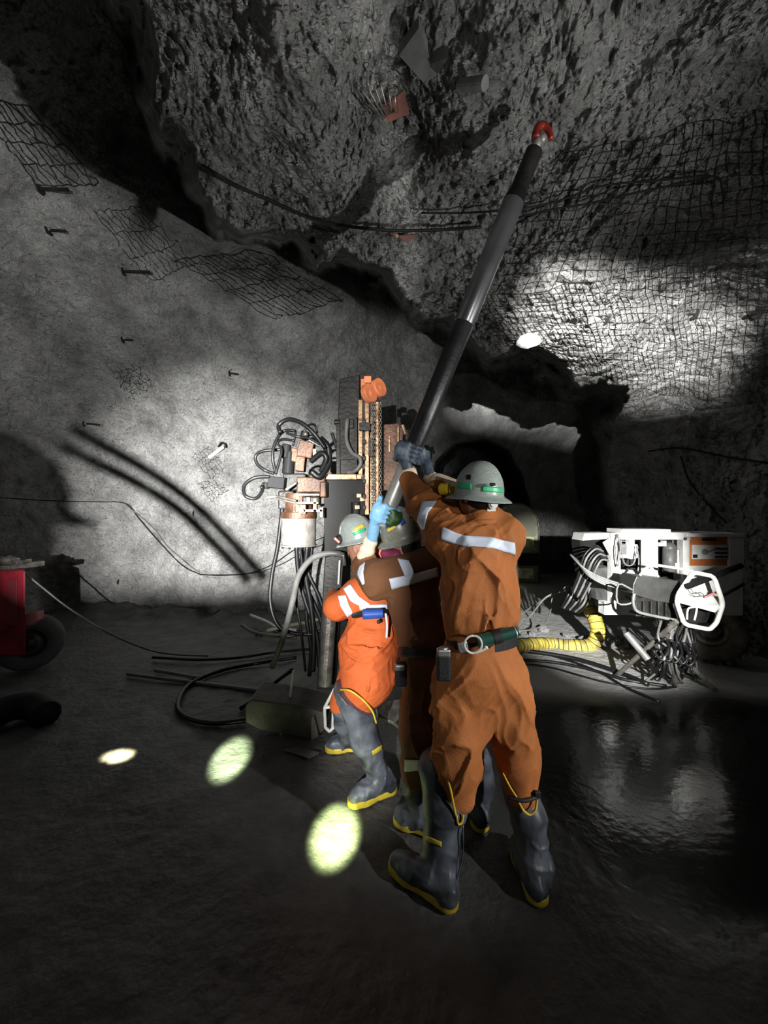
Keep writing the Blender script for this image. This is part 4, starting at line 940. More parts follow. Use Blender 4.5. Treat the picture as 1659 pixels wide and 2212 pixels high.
for (cx, cy, Yw) in ((1532, 1366, 4.28),):
    wc = V((cx-CX)*Yw/F, Yw, .345); ax = nrm(V(-.62, -.78, 0)); w_ = MB()
    w_.lathe(wc, ax, [(.16, -.11), (.30, -.115), (.335, -.09), (.345, -.03), (.345, .03), (.335, .09), (.30, .115), (.17, .10), (.165, .07)], 40)
    ty = w_.build('tyre', mat('muddy_tyre', (.17, .16, .135), .8, bump=.6, bscale=25, var=.5), pp, smooth=True)
    tr = MB()
    for k in range(26):
        for s in (-1, 1):
            t = 2*math.pi*(k+.5*(s > 0))/26; _, u, w2 = frame(ax); rd = u*math.cos(t)+w2*math.sin(t); tg = ax.cross(rd)
            tr.box(wc+rd*.345+ax*.055*s, (1, 1, 1), Matrix(((tg.x*.045, ax.x*.10, rd.x*.035), (tg.y*.045, ax.y*.10, rd.y*.035), (tg.z*.045, ax.z*.10, rd.z*.035))))
    tr.build('tyre_tread', MATS['muddy_tyre'], ty)
    rm = MB().lathe(wc, ax, [(.17, .10), (.16, .04), (.10, .05), (.095, .09), (.05, .10), (.0, .10)], 28); rm.build('wheel_rim', M_st, pp, smooth=True)
MB().pbox(1340, 1520, 1310, 1330, YP+.15, .5).build('chassis', M_gr, pp, bevel=.01)

cs = root('control_stand', (2.35, 3.45, 0), 'valve control stand on splayed tube legs, with white hexagonal hand guard and hose bundle', 'machine')
YC = 3.5
z = MB(); z.prism([P(1368, 1262, YC), P(1376, 1244, YC), P(1470, 1256, YC), P(1472, 1306, YC), P(1420, 1300, YC), P(1366, 1284, YC)], .22); z.build('control_box', mat('dark_grey_case', (.035, .036, .034), .5, .1, bump=.2, var=.4), cs, bevel=.008)
z = MB(); 
for i in range(6): z.pbox(1374+i*16, 1386+i*16, 1288+i*3, 1332+i*2, YC+.03, .10)
z.pbox(1370, 1468, 1292, 1300, YC+.01, .14); vb = z.build('valve_bank', M_dkst, cs, bevel=.006)
def loop(pxs, Y, r, name, m, dY=None):
    q = [P(x, y, Y+(dY[i] if dY else 0)) for i, (x, y) in enumerate(pxs)]; o = []
    n = len(q)
    for i in range(n):
        a, b, c = q[i-1], q[i], q[(i+1) % n]; o += [b+(a-b)*.16, b+(a-b)*.05+(c-b)*.05, b+(c-b)*.16]
    o.append(o[0]); return MB().tube(o, r, 10, 0).build(name, m, cs, smooth=True)
loop([(1497, 1236), (1542, 1245), (1562, 1304), (1548, 1345), (1533, 1360), (1478, 1349), (1462, 1302), (1466, 1282)], YC-.12, .019, 'hand_guard', M_white)
MB().prism([P(1464, 1298, YC-.12), P(1480, 1268, YC-.02), P(1555, 1290, YC-.02), P(1560, 1306, YC-.12), P(1545, 1320, YC-.14)], .015, (0, 0, -1)).build('guard_tray', M_white, cs, bevel=.003)
MB().prism([P(1480, 1262, YC+.06), P(1500, 1240, YC+.06), P(1548, 1248, YC+.06), P(1552, 1290, YC+.06), P(1480, 1284, YC+.06)], .02).build('guard_back', M_white, cs, bevel=.003)
MB().pbox(1470, 1545, 1306, 1346, YC+.02, .04).build('valve_cover', M_dkst, cs, bevel=.006)
MB().tube([P(1382, 1243, YC), P(1404, 1222, YC+.02), P(1440, 1224, YC+.02), P(1498, 1234, YC-.1)], .012, 8, 4).tube([P(1405, 1224, YC), P(1422, 1246, YC)], .012, 8, 0).build('guard_rail', M_white, cs, smooth=True)
MB().tube([P(1370, 1282, YC-.04), P(1368, 1300, YC-.05), P(1376, 1320, YC-.05), P(1410, 1330, YC-.05), P(1462, 1340, YC-.05)], .014, 8, 6).tube([P(1366, 1274, YC-.04), P(1336, 1262, YC-.02), P(1334, 1302, YC-.02), P(1360, 1304, YC-.03), P(1372, 1292, YC-.04)], .009, 8, 3).build('guard_rail', M_gr, cs, smooth=True)
MB().tube([P(1484, 1338, YC-.13), P(1486, 1316, YC-.13), P(1496, 1312, YC-.13), P(1505, 1314, YC-.13), P(1500, 1340, YC-.13)], .008, 8, 3).build('lever', M_white, cs, smooth=True)
MB().cyl(P(1484, 1267, YC-.16), P(1600, 1222, YC+.1), .026, n=14).build('boom_tube', M_blk, cs)
MB().cyl(P(1560, 1288, YC), P(1606, 1262, YC+.2), .014, n=10).build('boom_cable', M_blk, cs)
MB().tube([P(1492, 1272, YC-.1), P(1500, 1282, YC-.12), P(1512, 1280, YC-.12), P(1520, 1286, YC-.12), P(1505, 1289, YC-.12), P(1494, 1284, YC-.12)], .004, 6, 4).build('loose_wire', M_gr, cs, smooth=True)
MB().cyl(P(1524, 1290, YC-.1), P(1548, 1279, YC-.06), .009, n=8).build('lever', mat('pink_lever_grip', (.75, .25, .25), .5), cs)
mid = P(1448, 1360, YC)
legs = [((1446, 1405), G(1461, 1484)), ((1478, 1425), G(1545, 1492)), ((1420, 1380), G(1330, 1462)), ((1352, 1368), G(1402, 1440)), ((1500, 1400), G(1395, 1476))]
for (a, b) in legs[:3]:
    t = P(*a, YC-.02); MB().cyl(t+(t-b)*.4, b+V(0, 0, .004), .021, n=14).build('leg', M_st, cs)
MB().cyl(P(1352, 1368, YC+.2), P(1400, 1425, YC+.05), .030, n=14).build('brace', M_gr, cs)
MB().cyl(P(1450, 1335, YC+.05), P(1450, 1425, YC+.05), .03, n=14).build('post', M_dkst, cs)
random.seed(3)
for i in range(22):
    x0 = random.uniform(1406, 1500); y0 = random.uniform(1330, 1344)
    x1 = x0+random.uniform(-25, 25); x2 = random.uniform(1400, 1505); x3 = x2+random.uniform(-40, 40)
    ptube('hydraulic_hose', [P(x0, y0, YC+.06), P(x1, y0+random.uniform(40, 60), YC+random.uniform(-.1, .1)), P((x1+x2)/2+random.uniform(-15, 15), random.uniform(1400, 1430), YC+random.uniform(-.12, .1)),
          P(x2, random.uniform(1425, 1455), 3.5+random.uniform(-.05, .1)), G(x3, random.uniform(1460, 1478), .02)], .0105, M_hose if i % 3 else M_ghose, cs, n=6, sm=5)
for i in range(5):
    x = 1425+i*14; ptube('hydraulic_hose', [P(x, 1390, YC-.1), P(x+12, 1380+i*4, YC-.15), P(x+20, 1400+i*6, YC-.12), P(x+4, 1425+i*3, YC-.1), P(x-14, 1405, YC-.08)], .012, M_hose, cs, n=6, sm=6)

# floor hoses between rig and stand
def fhose(label, pts, r, m, cat='hose', group=None, name='hose'):
    o = ptube(name, pts, r, m, None, n=8, sm=8); return tag(o, label, cat, group)
fhose('thick black hose trailing from the control stand legs toward the workers, upper of the bundle', [G(1400, 1478, .03), G(1330, 1450, .03), G(1250, 1425, .03), G(1180, 1412, .03), G(1100, 1402, .03)], .024, M_hose)
fhose('black hose running below the yellow duct from stand to workers', [G(1440, 1482, .02), G(1350, 1468, .02), G(1270, 1445, .02), G(1190, 1430, .02), G(1095, 1424, .02)], .017, M_hose)
fhose('black hose ending near the puddle edge beside the lit gravel', [G(1425, 1516, .015), G(1350, 1484, .02), G(1290, 1450, .02), G(1200, 1418, .02), G(1120, 1404, .02)], .013, M_hose)
fhose('thin black hose crossing the gravel at the foot of the control stand', [G(1460, 1484, .015), G(1400, 1488, .015), G(1300, 1472, .015), G(1180, 1440, .015), G(1090, 1432, .015)], .010, M_hose)
fhose('pale hose arching down from dark tunnel side to the belt-high gap behind the worker, straight', [P(1232, 1262, 5.0), P(1195, 1284, 5.0), P(1150, 1310, 5.2), P(1105, 1345, 5.4)], .010, M_ghose)
fhose('pale hose with a downward hook left of the yellow duct', [P(1192, 1284, 4.9), P(1190, 1315, 4.9), P(1178, 1345, 5.0), P(1150, 1360, 5.1), P(1110, 1362, 5.2)], .010, M_ghose)
fhose('pale hose curving beside the straight one behind the tallest worker', [P(1222, 1275, 4.9), P(1180, 1290, 4.9), P(1150, 1325, 5.0), P(1118, 1362, 5.1)], .012, M_ghose)
for i in range(7):
    y = 1290+i*5; fhose('one of the dark hoses sagging to the floor left of the power pack', [P(1262+i*5, 1232, 4.4), P(1240+i*6, 1260+i*4, 4.3), P(1225+i*7, 1290+i*3, 4.25), P(1212+i*6, 1312+i*2, 4.35)], .013, M_ghose if i % 2 else M_hose, group='dark hoses beside the power pack')
# yellow corrugated duct
def corr(pts, r, pitch):
    q = catmull(pts, 40); L = [0]
    for a, b in zip(q, q[1:]): L.append(L[-1]+(b-a).length)
    tot = L[-1]; return tot
yd = [G(1100, 1398, .12), P(1180, 1392, 4.75), P(1240, 1397, 4.7), P(1278, 1392, 4.68), P(1291, 1368, 4.66), P(1286, 1340, 4.7), P(1274, 1318, 4.85), P(1262, 1300, 5.0)]
yt = corr(yd, .08, .07); n_r = yt/.062
dt = MB().tube(yd, .083, 18, 26, rf=lambda t: 1-.10*(math.cos(2*math.pi*t*n_r)*.5+.5)**3)
d_o = dt.build('ventilation_duct', mat('yellow_duct_fabric', (.62, .50, .07), .6, 0, bump=.2, bscale=40, var=.45, vscale=7, col2=(.22, .18, .05)), None, smooth=True)
tag(d_o, 'yellow corrugated ventilation duct bending up from the gravel behind the workers', 'duct')
hp_ = MB(); q = catmull(yd, 26); 
acc = 0; nx = 0
for a, b in zip(q, q[1:]):
    acc += (b-a).length
    if acc >= nx:
        nx += .062; d, u, w2 = frame(b-a); hp_.tube([a+(u*math.cos(t)+w2*math.sin(t))*.0800 for t in [k*math.pi/9 for k in range(19)]], .0045, 5, 0)
hp_.build('duct_rib', M_strap, d_o, smooth=True)

# ================================================================== red vehicle at left edge
rv = root('utility_vehicle', (-3.7, 4.1, 0), 'red box-bodied vehicle cut off by the left edge, its wheel and cluttered top visible', 'vehicle')
z = MB(); z.prism([P(-90, 1232, 3.75), P(55, 1232, 3.75), P(55, 1418, 3.75), P(-90, 1418, 3.75)], .9, (-1.0, 1, 0)); z.build('body_panel', M_red, rv, bevel=.02)
MB().pbox(14, 36, 1252, 1352, 3.74, .02).build('louvre', mat('dark_red_recess', (.12, .01, .015), .6), rv, bevel=.004)
MB().pbox(-90, 10, 1352, 1362, 3.70, .06).build('step_ledge', M_red, rv, bevel=.004)
MB().prism([P(54, 1326, 3.8), P(80, 1322, 3.8), P(80, 1340, 3.8), P(62, 1352, 3.8), P(54, 1350, 3.8)], .08).build('fender_bracket', mat('pinkish_worn_paint', (.42, .14, .16), .6, var=.3), rv, bevel=.005)
Yw = 4.05; wc = V((66-CX)*Yw/F, Yw, .285); ax = nrm(V(.5, -.86, 0))
MB().lathe(wc, ax, [(.14, -.09), (.25, -.10), (.28, -.07), (.285, 0), (.28, .07), (.25, .10), (.15, .09), (.14, .05)], 36).build('tyre', mat('dark_grey_tyre', (.035, .037, .037), .8, bump=.5), rv, smooth=True)
MB().lathe(wc, ax, [(.15, .08), (.13, .03), (.06, .04), (.05, .08), (0, .08)], 24).build('wheel_rim', M_dkst, rv, smooth=True)
z = MB(); z.pbox(-60, 20, 1222, 1234, 3.8, .4).cyl(P(-20, 1208, 3.8), P(40, 1212, 3.85), .035, n=12).cyl(P(20, 1204, 3.85), P(42, 1218, 3.82), .03, n=10).pbox(0, 30, 1212, 1224, 3.9, .2); z.build('top_clutter', M_st, rv, bevel=.006)
fhose('thin pale cable sagging from the red vehicle down across the dark floor', [P(0, 1205, 3.9), P(45, 1232, 3.9), P(90, 1268, 4.0), P(150, 1315, 4.1), P(230, 1365, 4.15), P(310, 1400, 4.2), P(370, 1413, 4.3), G(450, 1417, .01)], .009, M_ghose, 'cable', name='cable')
z = MB(); z.box((-4.5, 4.9, .25), (.7, .5, .5)); 

# ================================================================== vehicle in the tunnel
tv = root('mine_vehicle', (3.3, 9.2, 0), 'round-topped vehicle cab with glass and reflective panels, standing in the dark tunnel', 'vehicle')
yv = 9.0
out = [P(1060, 1258, yv)]+[P(1113+math.cos(t)*52, 1138-math.sin(t)*52, yv) for t in [math.pi*(1-k/14) for k in range(15)]]+[P(1166, 1258, yv)]
MB().prism(out, 2.2).build('cab_shell', mat('olive_grey_shell', (.42, .42, .30), .4, .2, var=.4), tv, bevel=.01)
fr_ = MB()
rim = [P(1113+math.cos(t)*51, 1138-math.sin(t)*51, yv-.03) for t in [math.pi*(1-k/14) for k in range(15)]]+[P(1165, 1256, yv-.03)]
fr_.tube(rim, .022, 6, 0); fr_.build('shell_rim', M_st, tv, smooth=True)
M_glass = mat('green_tinted_glass', (.28, .29, .22), .12, 0, spec=.8)
wpoly = [P(1113+math.cos(t)*44, 1138-math.sin(t)*42, yv-.04) for t in [math.pi*(1-k/12) for k in range(13)]]+[P(1157, 1158, yv-.04), P(1069, 1158, yv-.04)]
MB().prism(wpoly, .03).build('windscreen', M_glass, tv)
M_olv = mat('pale_yellow_reflector', (.9, .9, .5), .4, 0, var=.5, vscale=9)
for (x0, x1, y0, y1) in [(1128, 1154, 1160, 1182), (1120, 1152, 1228, 1250), (1120, 1126, 1146, 1196)]: MB().pbox(x0, x1, y0, y1, yv-.06, .04).build('reflective_panel', M_olv, tv, bevel=.004)
MB().pbox(1120, 1166, 1196, 1222, yv-.05, .05).build('grille', M_hole, tv)

# ================================================================== wires, mesh, bolts
def wire_net(label, quad, nu, nv, name='wire_mesh', r=.0026, jit=5, off=.006, seg=60, skip=0):
    (a, b, c, d) = [np.array(x, float) for x in quad]; rs = np.random.RandomState(len(label))
    U, Vv = np.meshgrid(np.linspace(0, 1, 13), np.linspace(0, 1, 13), indexing='ij')
    jx, jy = rs.normal(0, jit, (13, 13)), rs.normal(0, jit, (13, 13))
    def smp(J, u, v):
        x, y = u*12, v*12; i = np.clip(x.astype(int), 0, 11); j = np.clip(y.astype(int), 0, 11); fx_, fy_ = x-i, y-j
        return J[i, j]*(1-fx_)*(1-fy_)+J[i+1, j]*fx_*(1-fy_)+J[i, j+1]*(1-fx_)*fy_+J[i+1, j+1]*fx_*fy_
    def pos(u, v):
        q = (a[None]*(1-u)[:, None]+b[None]*u[:, None])*(1-v)[:, None]+(d[None]*(1-u)[:, None]+c[None]*u[:, None])*v[:, None]
        return on_rock_many(q[:, 0]+smp(jx, u, v), q[:, 1]+smp(jy, u, v), off)
    m = MB(); t = np.linspace(0, 1, seg)
    lines = [pos(t*0+k/nu, t) for k in range(nu+1)]+[pos(t, t*0+k/nv) for k in range(nv+1)]
    for L in lines:
        L = [Vector(x) for x in L]; seg_ = [L[0]]
        runs = []
        for p in L[1:]:
            if (p-seg_[-1]).length > .6: runs.append(seg_); seg_ = [p]
            else: seg_.append(p)
        runs.append(seg_)
        for s_ in runs:
            if len(s_) > 3: m.tube(s_, r, 4, 0)
    o = mkobj(name, m.v, m.f, M_dkst, None, smooth=True); return tag(o, label, 'wire mesh')
wire_net('coarse square wire mesh pinned to the roof at upper right', [(1220, 330), (1720, 230), (1720, 620), (1040, 640)], 23, 14)
wire_net('fine wire mesh over the brightly lit rock shelf above the tunnel', [(985, 655), (1560, 560), (1530, 868), (1150, 786)], 38, 17, r=.0024, jit=4, seg=80)
wire_net('wire mesh band over the dim rock at the right end of the bright shelf', [(1560, 560), (1720, 610), (1720, 780), (1530, 868)], 8, 16, r=.0024, jit=3)
wire_net('diagonal wire mesh strip below the black roof recess, left of centre', [(380, 560), (560, 540), (740, 650), (590, 690)], 13, 4, r=.008, jit=3, off=-.002)
wire_net('diagonal wire mesh strip at the far left edge', [(-60, 210), (60, 230), (215, 400), (80, 400)], 9, 4, r=.008, jit=3, off=-.002)
wire_net('patch of wire mesh half sprayed over on the left wall below the recess', [(200, 455), (300, 450), (420, 570), (330, 610)], 9, 3, r=.006, jit=3, off=-.002)
wire_net('small exposed mesh patch on the bright wall above the left hoses', [(418, 985), (450, 968), (490, 1010), (455, 1035)], 5, 4, r=.004, jit=2, off=.0)
wire_net('small exposed mesh patch on the bright wall, the lower of two', [(430, 1045), (462, 1038), (490, 1060), (455, 1082)], 5, 4, r=.004, jit=2, off=.0)
wire_net('small tangled mesh patch on the left wall at mid height', [(245, 808), (290, 790), (330, 830), (285, 860)], 5, 5, r=.005, jit=4, off=-.002)
def wire(label, pts, r=.005, off=.08, m=None):
    q = []
    for x, y in pts: q.append(on_rock(x, y, off))
    o = ptube('cable', q, r, m or M_blk, None, n=6, sm=8); tag(o, label, 'cable')
wire('dark cable strung across the roof from upper left to the barrel', [(400, 332), (450, 365), (520, 405), (600, 440), (680, 475), (760, 490), (860, 498), (960, 496), (1040, 490)], .010, .12)
wire('thin cable across the roof from the barrel toward the right mesh, lower strand', [(1090, 478), (1180, 455), (1270, 440), (1380, 415), (1540, 381)], .006, .1)
wire('thin cable across the roof right of the barrel, upper strand', [(910, 460), (1000, 460), (1110, 452), (1200, 436), (1300, 402), (1420, 390), (1540, 381), (1560, 410), (1562, 440)], .006, .1)
wire('thin wire along the left wall bending down to its lower pin', [(0, 1075), (120, 1082), (210, 1084), (272, 1088), (300, 1120), (345, 1172), (395, 1222), (432, 1241)], .008, .06)
wire('second strand running beside the wire on the left wall', [(272, 1090), (330, 1140), (360, 1178), (410, 1222), (436, 1240)], .006, .05, M_st)
wire('thin wire swinging from lower pin up to the motor, over the brightest wall', [(432, 1241), (480, 1243), (540, 1238), (590, 1218), (640, 1185), (700, 1160)], .008, .06)
wire('second strand beside the wire over the brightest wall', [(432, 1242), (540, 1239), (600, 1222), (650, 1196), (700, 1175)], .006, .08)
wire('faint cable on the dark right wall', [(1400, 975), (1470, 968), (1560, 985), (1659, 1000)], .012, .04)
wire('short cable dropping down the dark right wall', [(1470, 985), (1490, 1040), (1530, 1090), (1570, 1130)], .010, .04)
bolts = [(115, 408, 64, .5, 'long bar bolt jutting from the far left wall, topmost'), (122, 497, 40, .4, 'bar bolt below the topmost one on the far left wall'), (294, 586, 60, .55, 'bar bolt on the left wall below the mesh strip'),
         (275, 733, 22, .3, 'stubby bolt on the left wall above the exposed mesh tangle'), (196, 915, 30, .35, 'bolt at the rim of the shadow on the left wall'), (428, 1108, 22, .35, 'bolt stub beside the pole shadow on the bright wall'),
         (265, 1257, 20, .3, 'short dark bolt low on the left wall above the floor shadow'), (504, 806, 20, .25, 'tiny bolt high on the left wall, right of centre'), (1298, 686, 36, -.3, 'bar bolt in the bright mesh of the shelf'),
         (1488, 677, 34, -.35, 'curved dark bolt in the mesh at right'), (1378, 526, 30, -.3, 'dark bolt at the edge of the coarse roof mesh'), (1630, 675, 22, -.3, 'small bolt at the far right edge of the mesh')]
for (x, y, L, dx, lab) in bolts:
    a = on_rock(x, y, -.02); Y = a.y; ln = max(.09, L*Y/F); sgn = 1 if dx > 0 else -1
    st = on_rock(x-sgn*L*.5, y, -.03); en = P(x+sgn*L*.5, y+2, st.y-.02)
    r = root('rock_bolt', st, lab, 'rock bolt', None)
    MB().cyl(st, en, .017 if L > 40 else .014, n=10).build('bar', M_dkst, r)
    d_ = (en-st).normalized(); MB().cyl(st+d_*.02, st+d_*.035, .055, n=6).build('plate', M_dkst, r)
wr = root('rock_bolt', on_rock(462, 985, 0), 'pale sleeve bolt with dark hooked end on the bright wall', 'rock bolt')
a, b = on_rock(452, 988, 0), P(481, 966, on_rock(452, 988, 0).y-.12); MB().cyl(a, b, .026, n=14).build('bar', M_white, wr)
MB().tube([b+V(-.06, -.02, .0), b+V(-.02, -.02, .06), b+V(.04, -.02, .05), b+V(.05, -.02, -.01)], .014, 8, 5).build('plate', M_blk, wr, smooth=True)
# roof fittings
p0 = on_rock(850, 240, .06); rp = root('roof_plate', p0, 'rusty square roof plate with wire ends fanning out, high above the rig', 'roof plate')
MB().prism([on_rock(828, 232, .10), on_rock(872, 196, .12), on_rock(884, 246, .12), on_rock(836, 266, .10)], .012, (0, 0, 1)).build('plate', mat('rusty_plate', (.14, .055, .04), .8, .1, var=.4), rp)
for i, (x1, y1) in enumerate([(780, 192), (794, 186), (808, 182), (822, 180), (838, 180), (852, 184)]):
    MB().tube([on_rock(826+i*5, 256-i*3, .12), on_rock((826+x1)/2+i*3, 224, .2), on_rock(x1, y1, .14)], .0045, 6, 4).build('wire_end', M_st, rp, smooth=True)
tp = on_rock(1020, 180, .1); st_ = MB().cyl(on_rock(992, 184, .03), on_rock(1048, 180, .16), .026, .030, n=14).build('roof_pipe', M_gr, None); tag(st_, 'pale pipe stub poking from the roof between barrel tip and rusty plate', 'pipe')
br = MB().cyl(on_rock(838, 498, .05), on_rock(858, 510, .14), .012, n=10).build('anchor_pin', M_tan, None); tag(br, 'small brass coloured pin beside the cable at the middle of the roof', 'pin')
pl2 = MB().prism([on_rock(858, 512, .08), on_rock(905, 506, .08), on_rock(880, 522, .08)], .01, (0, 0, 1)).build('roof_plate', MATS['rusty_plate'], None); tag(pl2, 'little brownish plate right of the brass coloured pin', 'roof plate')
def stone(name, c, r, label, cat, m, seed, sc=(1, .8, .7), group=None):
    b = MB().ball(c, r, 9, sc); v = np.array(b.v); n = fbm((v-np.array(c))/r*1.1+seed*3.7, 3, seed); v = np.array(c)+(v-np.array(c))*(1+.42*n)[:, None]
    o = mkobj(name, v, b.f, m, None, smooth=False); return tag(o, label, cat, group)
stone('rock', on_rock(1140, 735, .12), .095, 'white angular rock caught behind the mesh on the bright shelf', 'rock', mat('pale_rock', (.8, .8, .75), .8, bump=.4, var=.2), 5)
# angular slabs in the roof above the rig
for i, (pl, lab) in enumerate([([(862, 120), (905, 60), (930, 130), (920, 185)], 'dark angular slab hanging in roof, left of the pair'), ([(925, 140), (968, 125), (945, 160), (918, 182)], 'lighter angular slab in roof, right of the pair')]):
    o = MB().prism([on_rock(x, y, .05+.10*(k % 2)) for k, (x, y) in enumerate(pl)], .06, (0, 0, 1)).build('rock_slab', M_gr, None); tag(o, lab, 'rock slab')
# rubble at the wall foot
random.seed(11); 
rub = [(215, 1300, .11), (175, 1322, .07), (120, 1340, .08), (265, 1322, .06), (560, 1372, .05), (600, 1362, .06), (640, 1368, .05), (1150, 1372, .06), (1225, 1376, .05), (1262, 1384, .07), (1330, 1392, .09), (1360, 1402, .06), (1175, 1362, .07)]
for i, (x, y, r) in enumerate(rub):
    g = G(x, y, 0); stone('rock', g+V(0, 0, r*.35+(.1 if g.y > 6 and g.x < 0 else 0)), r, 'grey rock in the rubble at the foot of the %s' % ('left wall, beyond the red vehicle' if x < 300 else 'bright wall behind the rig' if x < 700 else 'dark passage, near the yellow duct'), 'rock', M_rock, 20+i, group='rubble %s' % ('left' if x < 300 else 'behind rig' if x < 700 else 'near duct'))
# hoses and rods on the left floor
fhose('black hose lying in a wide loop on the dark floor left of the rig', [G(640, 1420, .03), G(560, 1432, .03), G(480, 1448, .03), G(410, 1478, .03), G(384, 1520, .03), G(400, 1548, .03), G(460, 1562, .03), G(530, 1556, .03)], .020, M_hose)
fhose('black hose crossing the floor from the mast foot to the left', [G(690, 1400, .03), G(600, 1408, .03), G(520, 1420, .03), G(430, 1425, .03), G(330, 1420, .03)], .016, M_hose)
fhose('dark hose rising diagonally behind the base skid', [G(520, 1530, .03), G(560, 1500, .03), G(600, 1470, .03), P(630, 1448, 3.2)], .018, M_hose)
for (a, b, lab) in [((275, 1456), (560, 1492), 'long grey rod on the floor, the longer of the two'), ((335, 1448), (430, 1464), 'short grey rod on the floor above the longer one')]:
    o = MB().cyl(G(*a, .02), G(*b, .02), .017, n=10).build('drill_rod', M_ghose, None); tag(o, lab+' by the black hose loop', 'rod')
fhose('pale yellow hose on the ground behind the mast foot', [P(575, 1363, 4.9), P(620, 1352, 5.0), P(660, 1345, 5.1), P(700, 1334, 5.2)], .022, mat('pale_yellow_hose', (.62, .58, .36), .5, var=.3))
fhose('white hose end lying against the foot of the bright wall', [P(540, 1328, 5.5), P(575, 1342, 5.4), P(600, 1356, 5.2), P(640, 1362, 5.1)], .020, M_white)
fhose('grey frayed hose end at the shadow edge left of the white one', [P(522, 1350, 5.2), P(545, 1364, 5.1), P(570, 1370, 5.0), P(640, 1378, 4.9)], .022, M_ghose)
fhose('light grey pipe lying under the pale yellow hose', [P(610, 1378, 4.7), P(660, 1366, 4.8), P(705, 1352, 4.9)], .022, M_st)
cl = MB().prism([G(612, 1622, .01), G(640, 1616, .01), G(690, 1628, .01), G(668, 1640, .01)], .012, (0, 0, 1)).build('flat_bar', M_gr, None, bevel=.003); tag(cl, 'flat dark steel offcut on the floor before the base skid', 'steel bar')
# dark bundle at lower left edge
bd = MB().tube([G(-40, 1560, .1), G(20, 1530, .12), G(70, 1525, .1), G(100, 1545, .08)], .10, 12, 6).build('hose_coil', M_blk, None, smooth=True); tag(bd, 'dark lump of coiled hose on the floor at the left edge', 'hose')
# ================================================================== lamps
def spot(name, loc, aim, power, angle, blend=.15, col=(1, .99, .96), size=.03):
    l = bpy.data.lights.new(name, 'SPOT'); l.energy = power; l.spot_size = math.radians(angle); l.spot_blend = blend; l.color = col; l.shadow_soft_size = size
    o = bpy.data.objects.new(name, l); COL.objects.link(o); o.location = loc
    o.rotation_euler = (Vector(aim)-Vector(loc)).to_track_quat('-Z', 'Y').to_euler(); return o
def adir(az, el):
    az, el = math.radians(az), math.radians(el); return V(math.sin(az)*math.cos(el), math.cos(az)*math.cos(el), math.sin(el))
def lamp_rig(label, loc, az, blockers, D=.30):  # unseen lamp stand with added plates that shape its beam
    loc = Vector(loc); f = adir(az, 0); r = root('unseen_work_light', V(loc.x, loc.y, 0), label, 'work light')
    b = loc-f*.14
    MB().cyl(b, b+f*.07, .07, .10, n=20).build('lamp_head', M_dkst, r)
    MB().cyl(V(b.x, b.y, .0), b, .018, n=10).build('stand_pole', M_dkst, r)
    for k in range(3):
        t = k*2.094; MB().cyl(V(b.x, b.y, .45), V(b.x+.35*math.cos(t), b.y+.35*math.sin(t), .01), .012, n=8).build('leg', M_dkst, r)
    for pl in blockers:
        q = []
        for a, e in pl:
            d = adir(a, e); q.append(loc+d*(D/d.dot(f)))
        MB().prism(q, .004, f).build('beam_blocker', M_blk, r)  # added plate, there only to cut the edge of the beam
    return r
LA = V(-.62, -1.35, 1.75); LB = V(1.25, -.75, 1.85)
lamp_rig('unseen tripod work light behind the viewpoint, left one', LA, -20, [
    [(11, -60), (11, 55), (55, 45), (55, -45)],                     # added plate, ends the beam at the right
    [(-62, 44), (-40, 36), (-30, 32.5), (-24.6, 29), (-16, 24.5), (-7, 23), (9.6, 21), (9.6, 66), (-40, 70), (-66, 66)],                     # added plate, keeps the roof recess dark
    [(-75, -9.5), (-28, -9.5), (-9, -9.5), (1.5, -13), (3.5, -25), (12.5, -27.5), (12.5, -62), (-60, -60)]])        # added plate, keeps the beam off wall foot and floor
spot('left_work_lamp', LA, LA+adir(-20, 5), 1000, 140, .1, size=.013)
spot('left_hot_lamp', LA, P(500, 1110, 6), 9500, 38, 1.0, size=.013)
lamp_rig('unseen tripod work light behind the viewpoint, right one', LB, 5, [
    [(19.5, -50), (20.5, -8), (22, 3), (29, 15.5), (45, 40), (70, 30), (70, -30)],
    [(-26.5, -50), (-26.5, 24), (-36, 24), (-36, 62), (-72, 58), (-72, -50)],
    [(-42, -24), (-10, -24), (8, -22), (14, -23), (30, -27), (30, -60), (-42, -60)],
    ])
spot('right_work_lamp', LB, LB+adir(-5, 8), 60, 130, .3)
LS = V(1.0, -.7, 2.55)
lamp_rig('added tall tripod work light behind the viewpoint, aimed at the roof shelf', LS, 15, [
    [(-20, 7.0), (8, 7.0), (15, 6.4), (22, 5.2), (50, 4.0), (50, -40), (-20, -40)], [(-30, 11.5), (0, 13), (15, 13), (40, 12.5), (50, 12), (50, 60), (-30, 60)], [(30.5, -20), (31.5, 14), (40, 40), (60, 40), (60, -20)]])
spot('added_shelf_spot', LS, LS+adir(13, 6.5), 9500, 38, .6, size=.016)  # added spot that brightens the roof shelf alone
spot('added_panel_spot', LB, LB+adir(14.5, -13), 4800, 25, .7)  # added spot, brightens the power pack and the floor patch before it
LR = V(3.0, .2, .6)
lamp_rig('added low tripod work light out of view at right, turned up to the roof', LR, -55, [[(-95, 24), (-70, 25.5), (-50, 25.5), (-20, 24), (-20, -30), (-95, -30)]])
spot('added_roof_fill', LR, (-.75, 2.0, 3.7), 620, 72, 1.0)  # added lamp, lifts the roof from low at the right
LD = V(2.7, -.1, 1.9)
lamp_rig('added tripod work light out of view at right, aimed at the workers', LD, -50, [[(-57.5, -60), (-57.5, 50), (-100, 50), (-100, -60)]])
spot('added_side_fill', LD, P(1060, 1330, 1.75), 300, 46, .6)  # added lamp, rakes the workers from the right
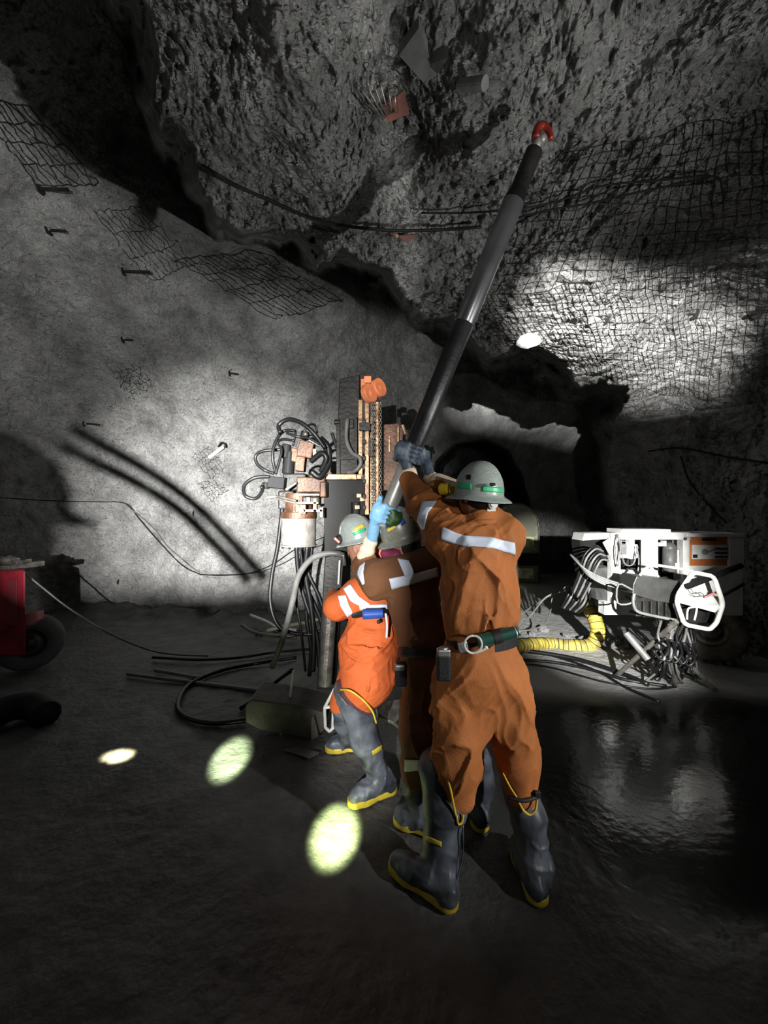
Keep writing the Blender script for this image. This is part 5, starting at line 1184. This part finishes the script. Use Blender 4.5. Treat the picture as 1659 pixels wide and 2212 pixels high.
spot('added_floor_fill', (0, -1.2, 2.5), (0.1, .45, 0), 70, 44, .5, size=.05)  # added dim fill for the foreground floor, no fixture here
# cap-lamp beams
spot('cap_lamp_beam', (-.35, -.25, 1.75), P(722, 1806, 1.96), 15000, 5.6, .9, (.80, 1, .42), .02)
spot('cap_lamp_beam', (-.60, -.25, 1.75), G(497, 1640), 15000, 4.8, .9, (.80, 1, .55), .02)
spot('cap_lamp_beam', (-.42, 2.45, 1.40), G(256, 1632), 5000, 4.6, .7, (1, .92, .55), .02)
SC.cycles.diffuse_bounces = 2
w = bpy.data.worlds.new('world'); SC.world = w; w.use_nodes = True
w.node_tree.nodes['Background'].inputs[0].default_value = (.8, .9, 1, 1); w.node_tree.nodes['Background'].inputs[1].default_value = .006
# bystander and rods behind the viewpoint, left
c = LA+adir(-35.0, 0)*1.12; c.z = 0
by = root('person', c, 'person standing behind the viewpoint at left, beside two bent rods', 'person')
bx_ = lambda dx, z, dy=0: V(c.x+dx*.77+dy*.6, c.y+dx*.64-dy*.7, z)
bp = head_prims(bx_(-.02, 1.70), (.4, 1, 0), (0, 0, 1)) + [('ck', .04, bx_(-.02, 1.62), bx_(0, 1.45), .06, .09), ('ck', .06, bx_(-.14, 1.42), bx_(.14, 1.42), .11, .11), ('ck', .08, bx_(0, 1.4), bx_(0, 1.0), .17, .15), ('ck', .05, bx_(-.1, .95), bx_(-.13, .06), .12, .06), ('ck', .05, bx_(.1, .95), bx_(.13, .06), .12, .06),
      ('ck', .04, bx_(.17, 1.42), bx_(.24, 1.16), .07, .055), ('ck', .03, bx_(.24, 1.16), bx_(.12, 1.34, -.2), .05, .035), ('ck', .04, bx_(-.17, 1.42), bx_(-.26, 1.1), .07, .05), ('ck', .03, bx_(-.26, 1.1), bx_(-.25, .85), .05, .035)]
sdf('coverall', bp, .03, .012, M_cov1, by); helmet('hard_hat', bx_(-.02, 1.74), (0, 0, 1), V(.4, 1, 0), M_helm, by)

for i, (a, b) in enumerate([((-29.5, 8.0), (-9.6, -8.6)), ((-30.5, 6.2), (-11.4, -8.8))]):
    o = MB().tube([LA+adir(*a)*1.25, LA+adir((a[0]+b[0])/2+1.0, (a[1]+b[1])/2+1.2)*1.2, LA+adir(*b)*1.15], .013, 8, 6).build('drill_rod', M_dkst, None, smooth=True)
    tag(o, 'bent rod beside the person behind the viewpoint, %s one' % ('upper' if i == 0 else 'lower'), 'rod')
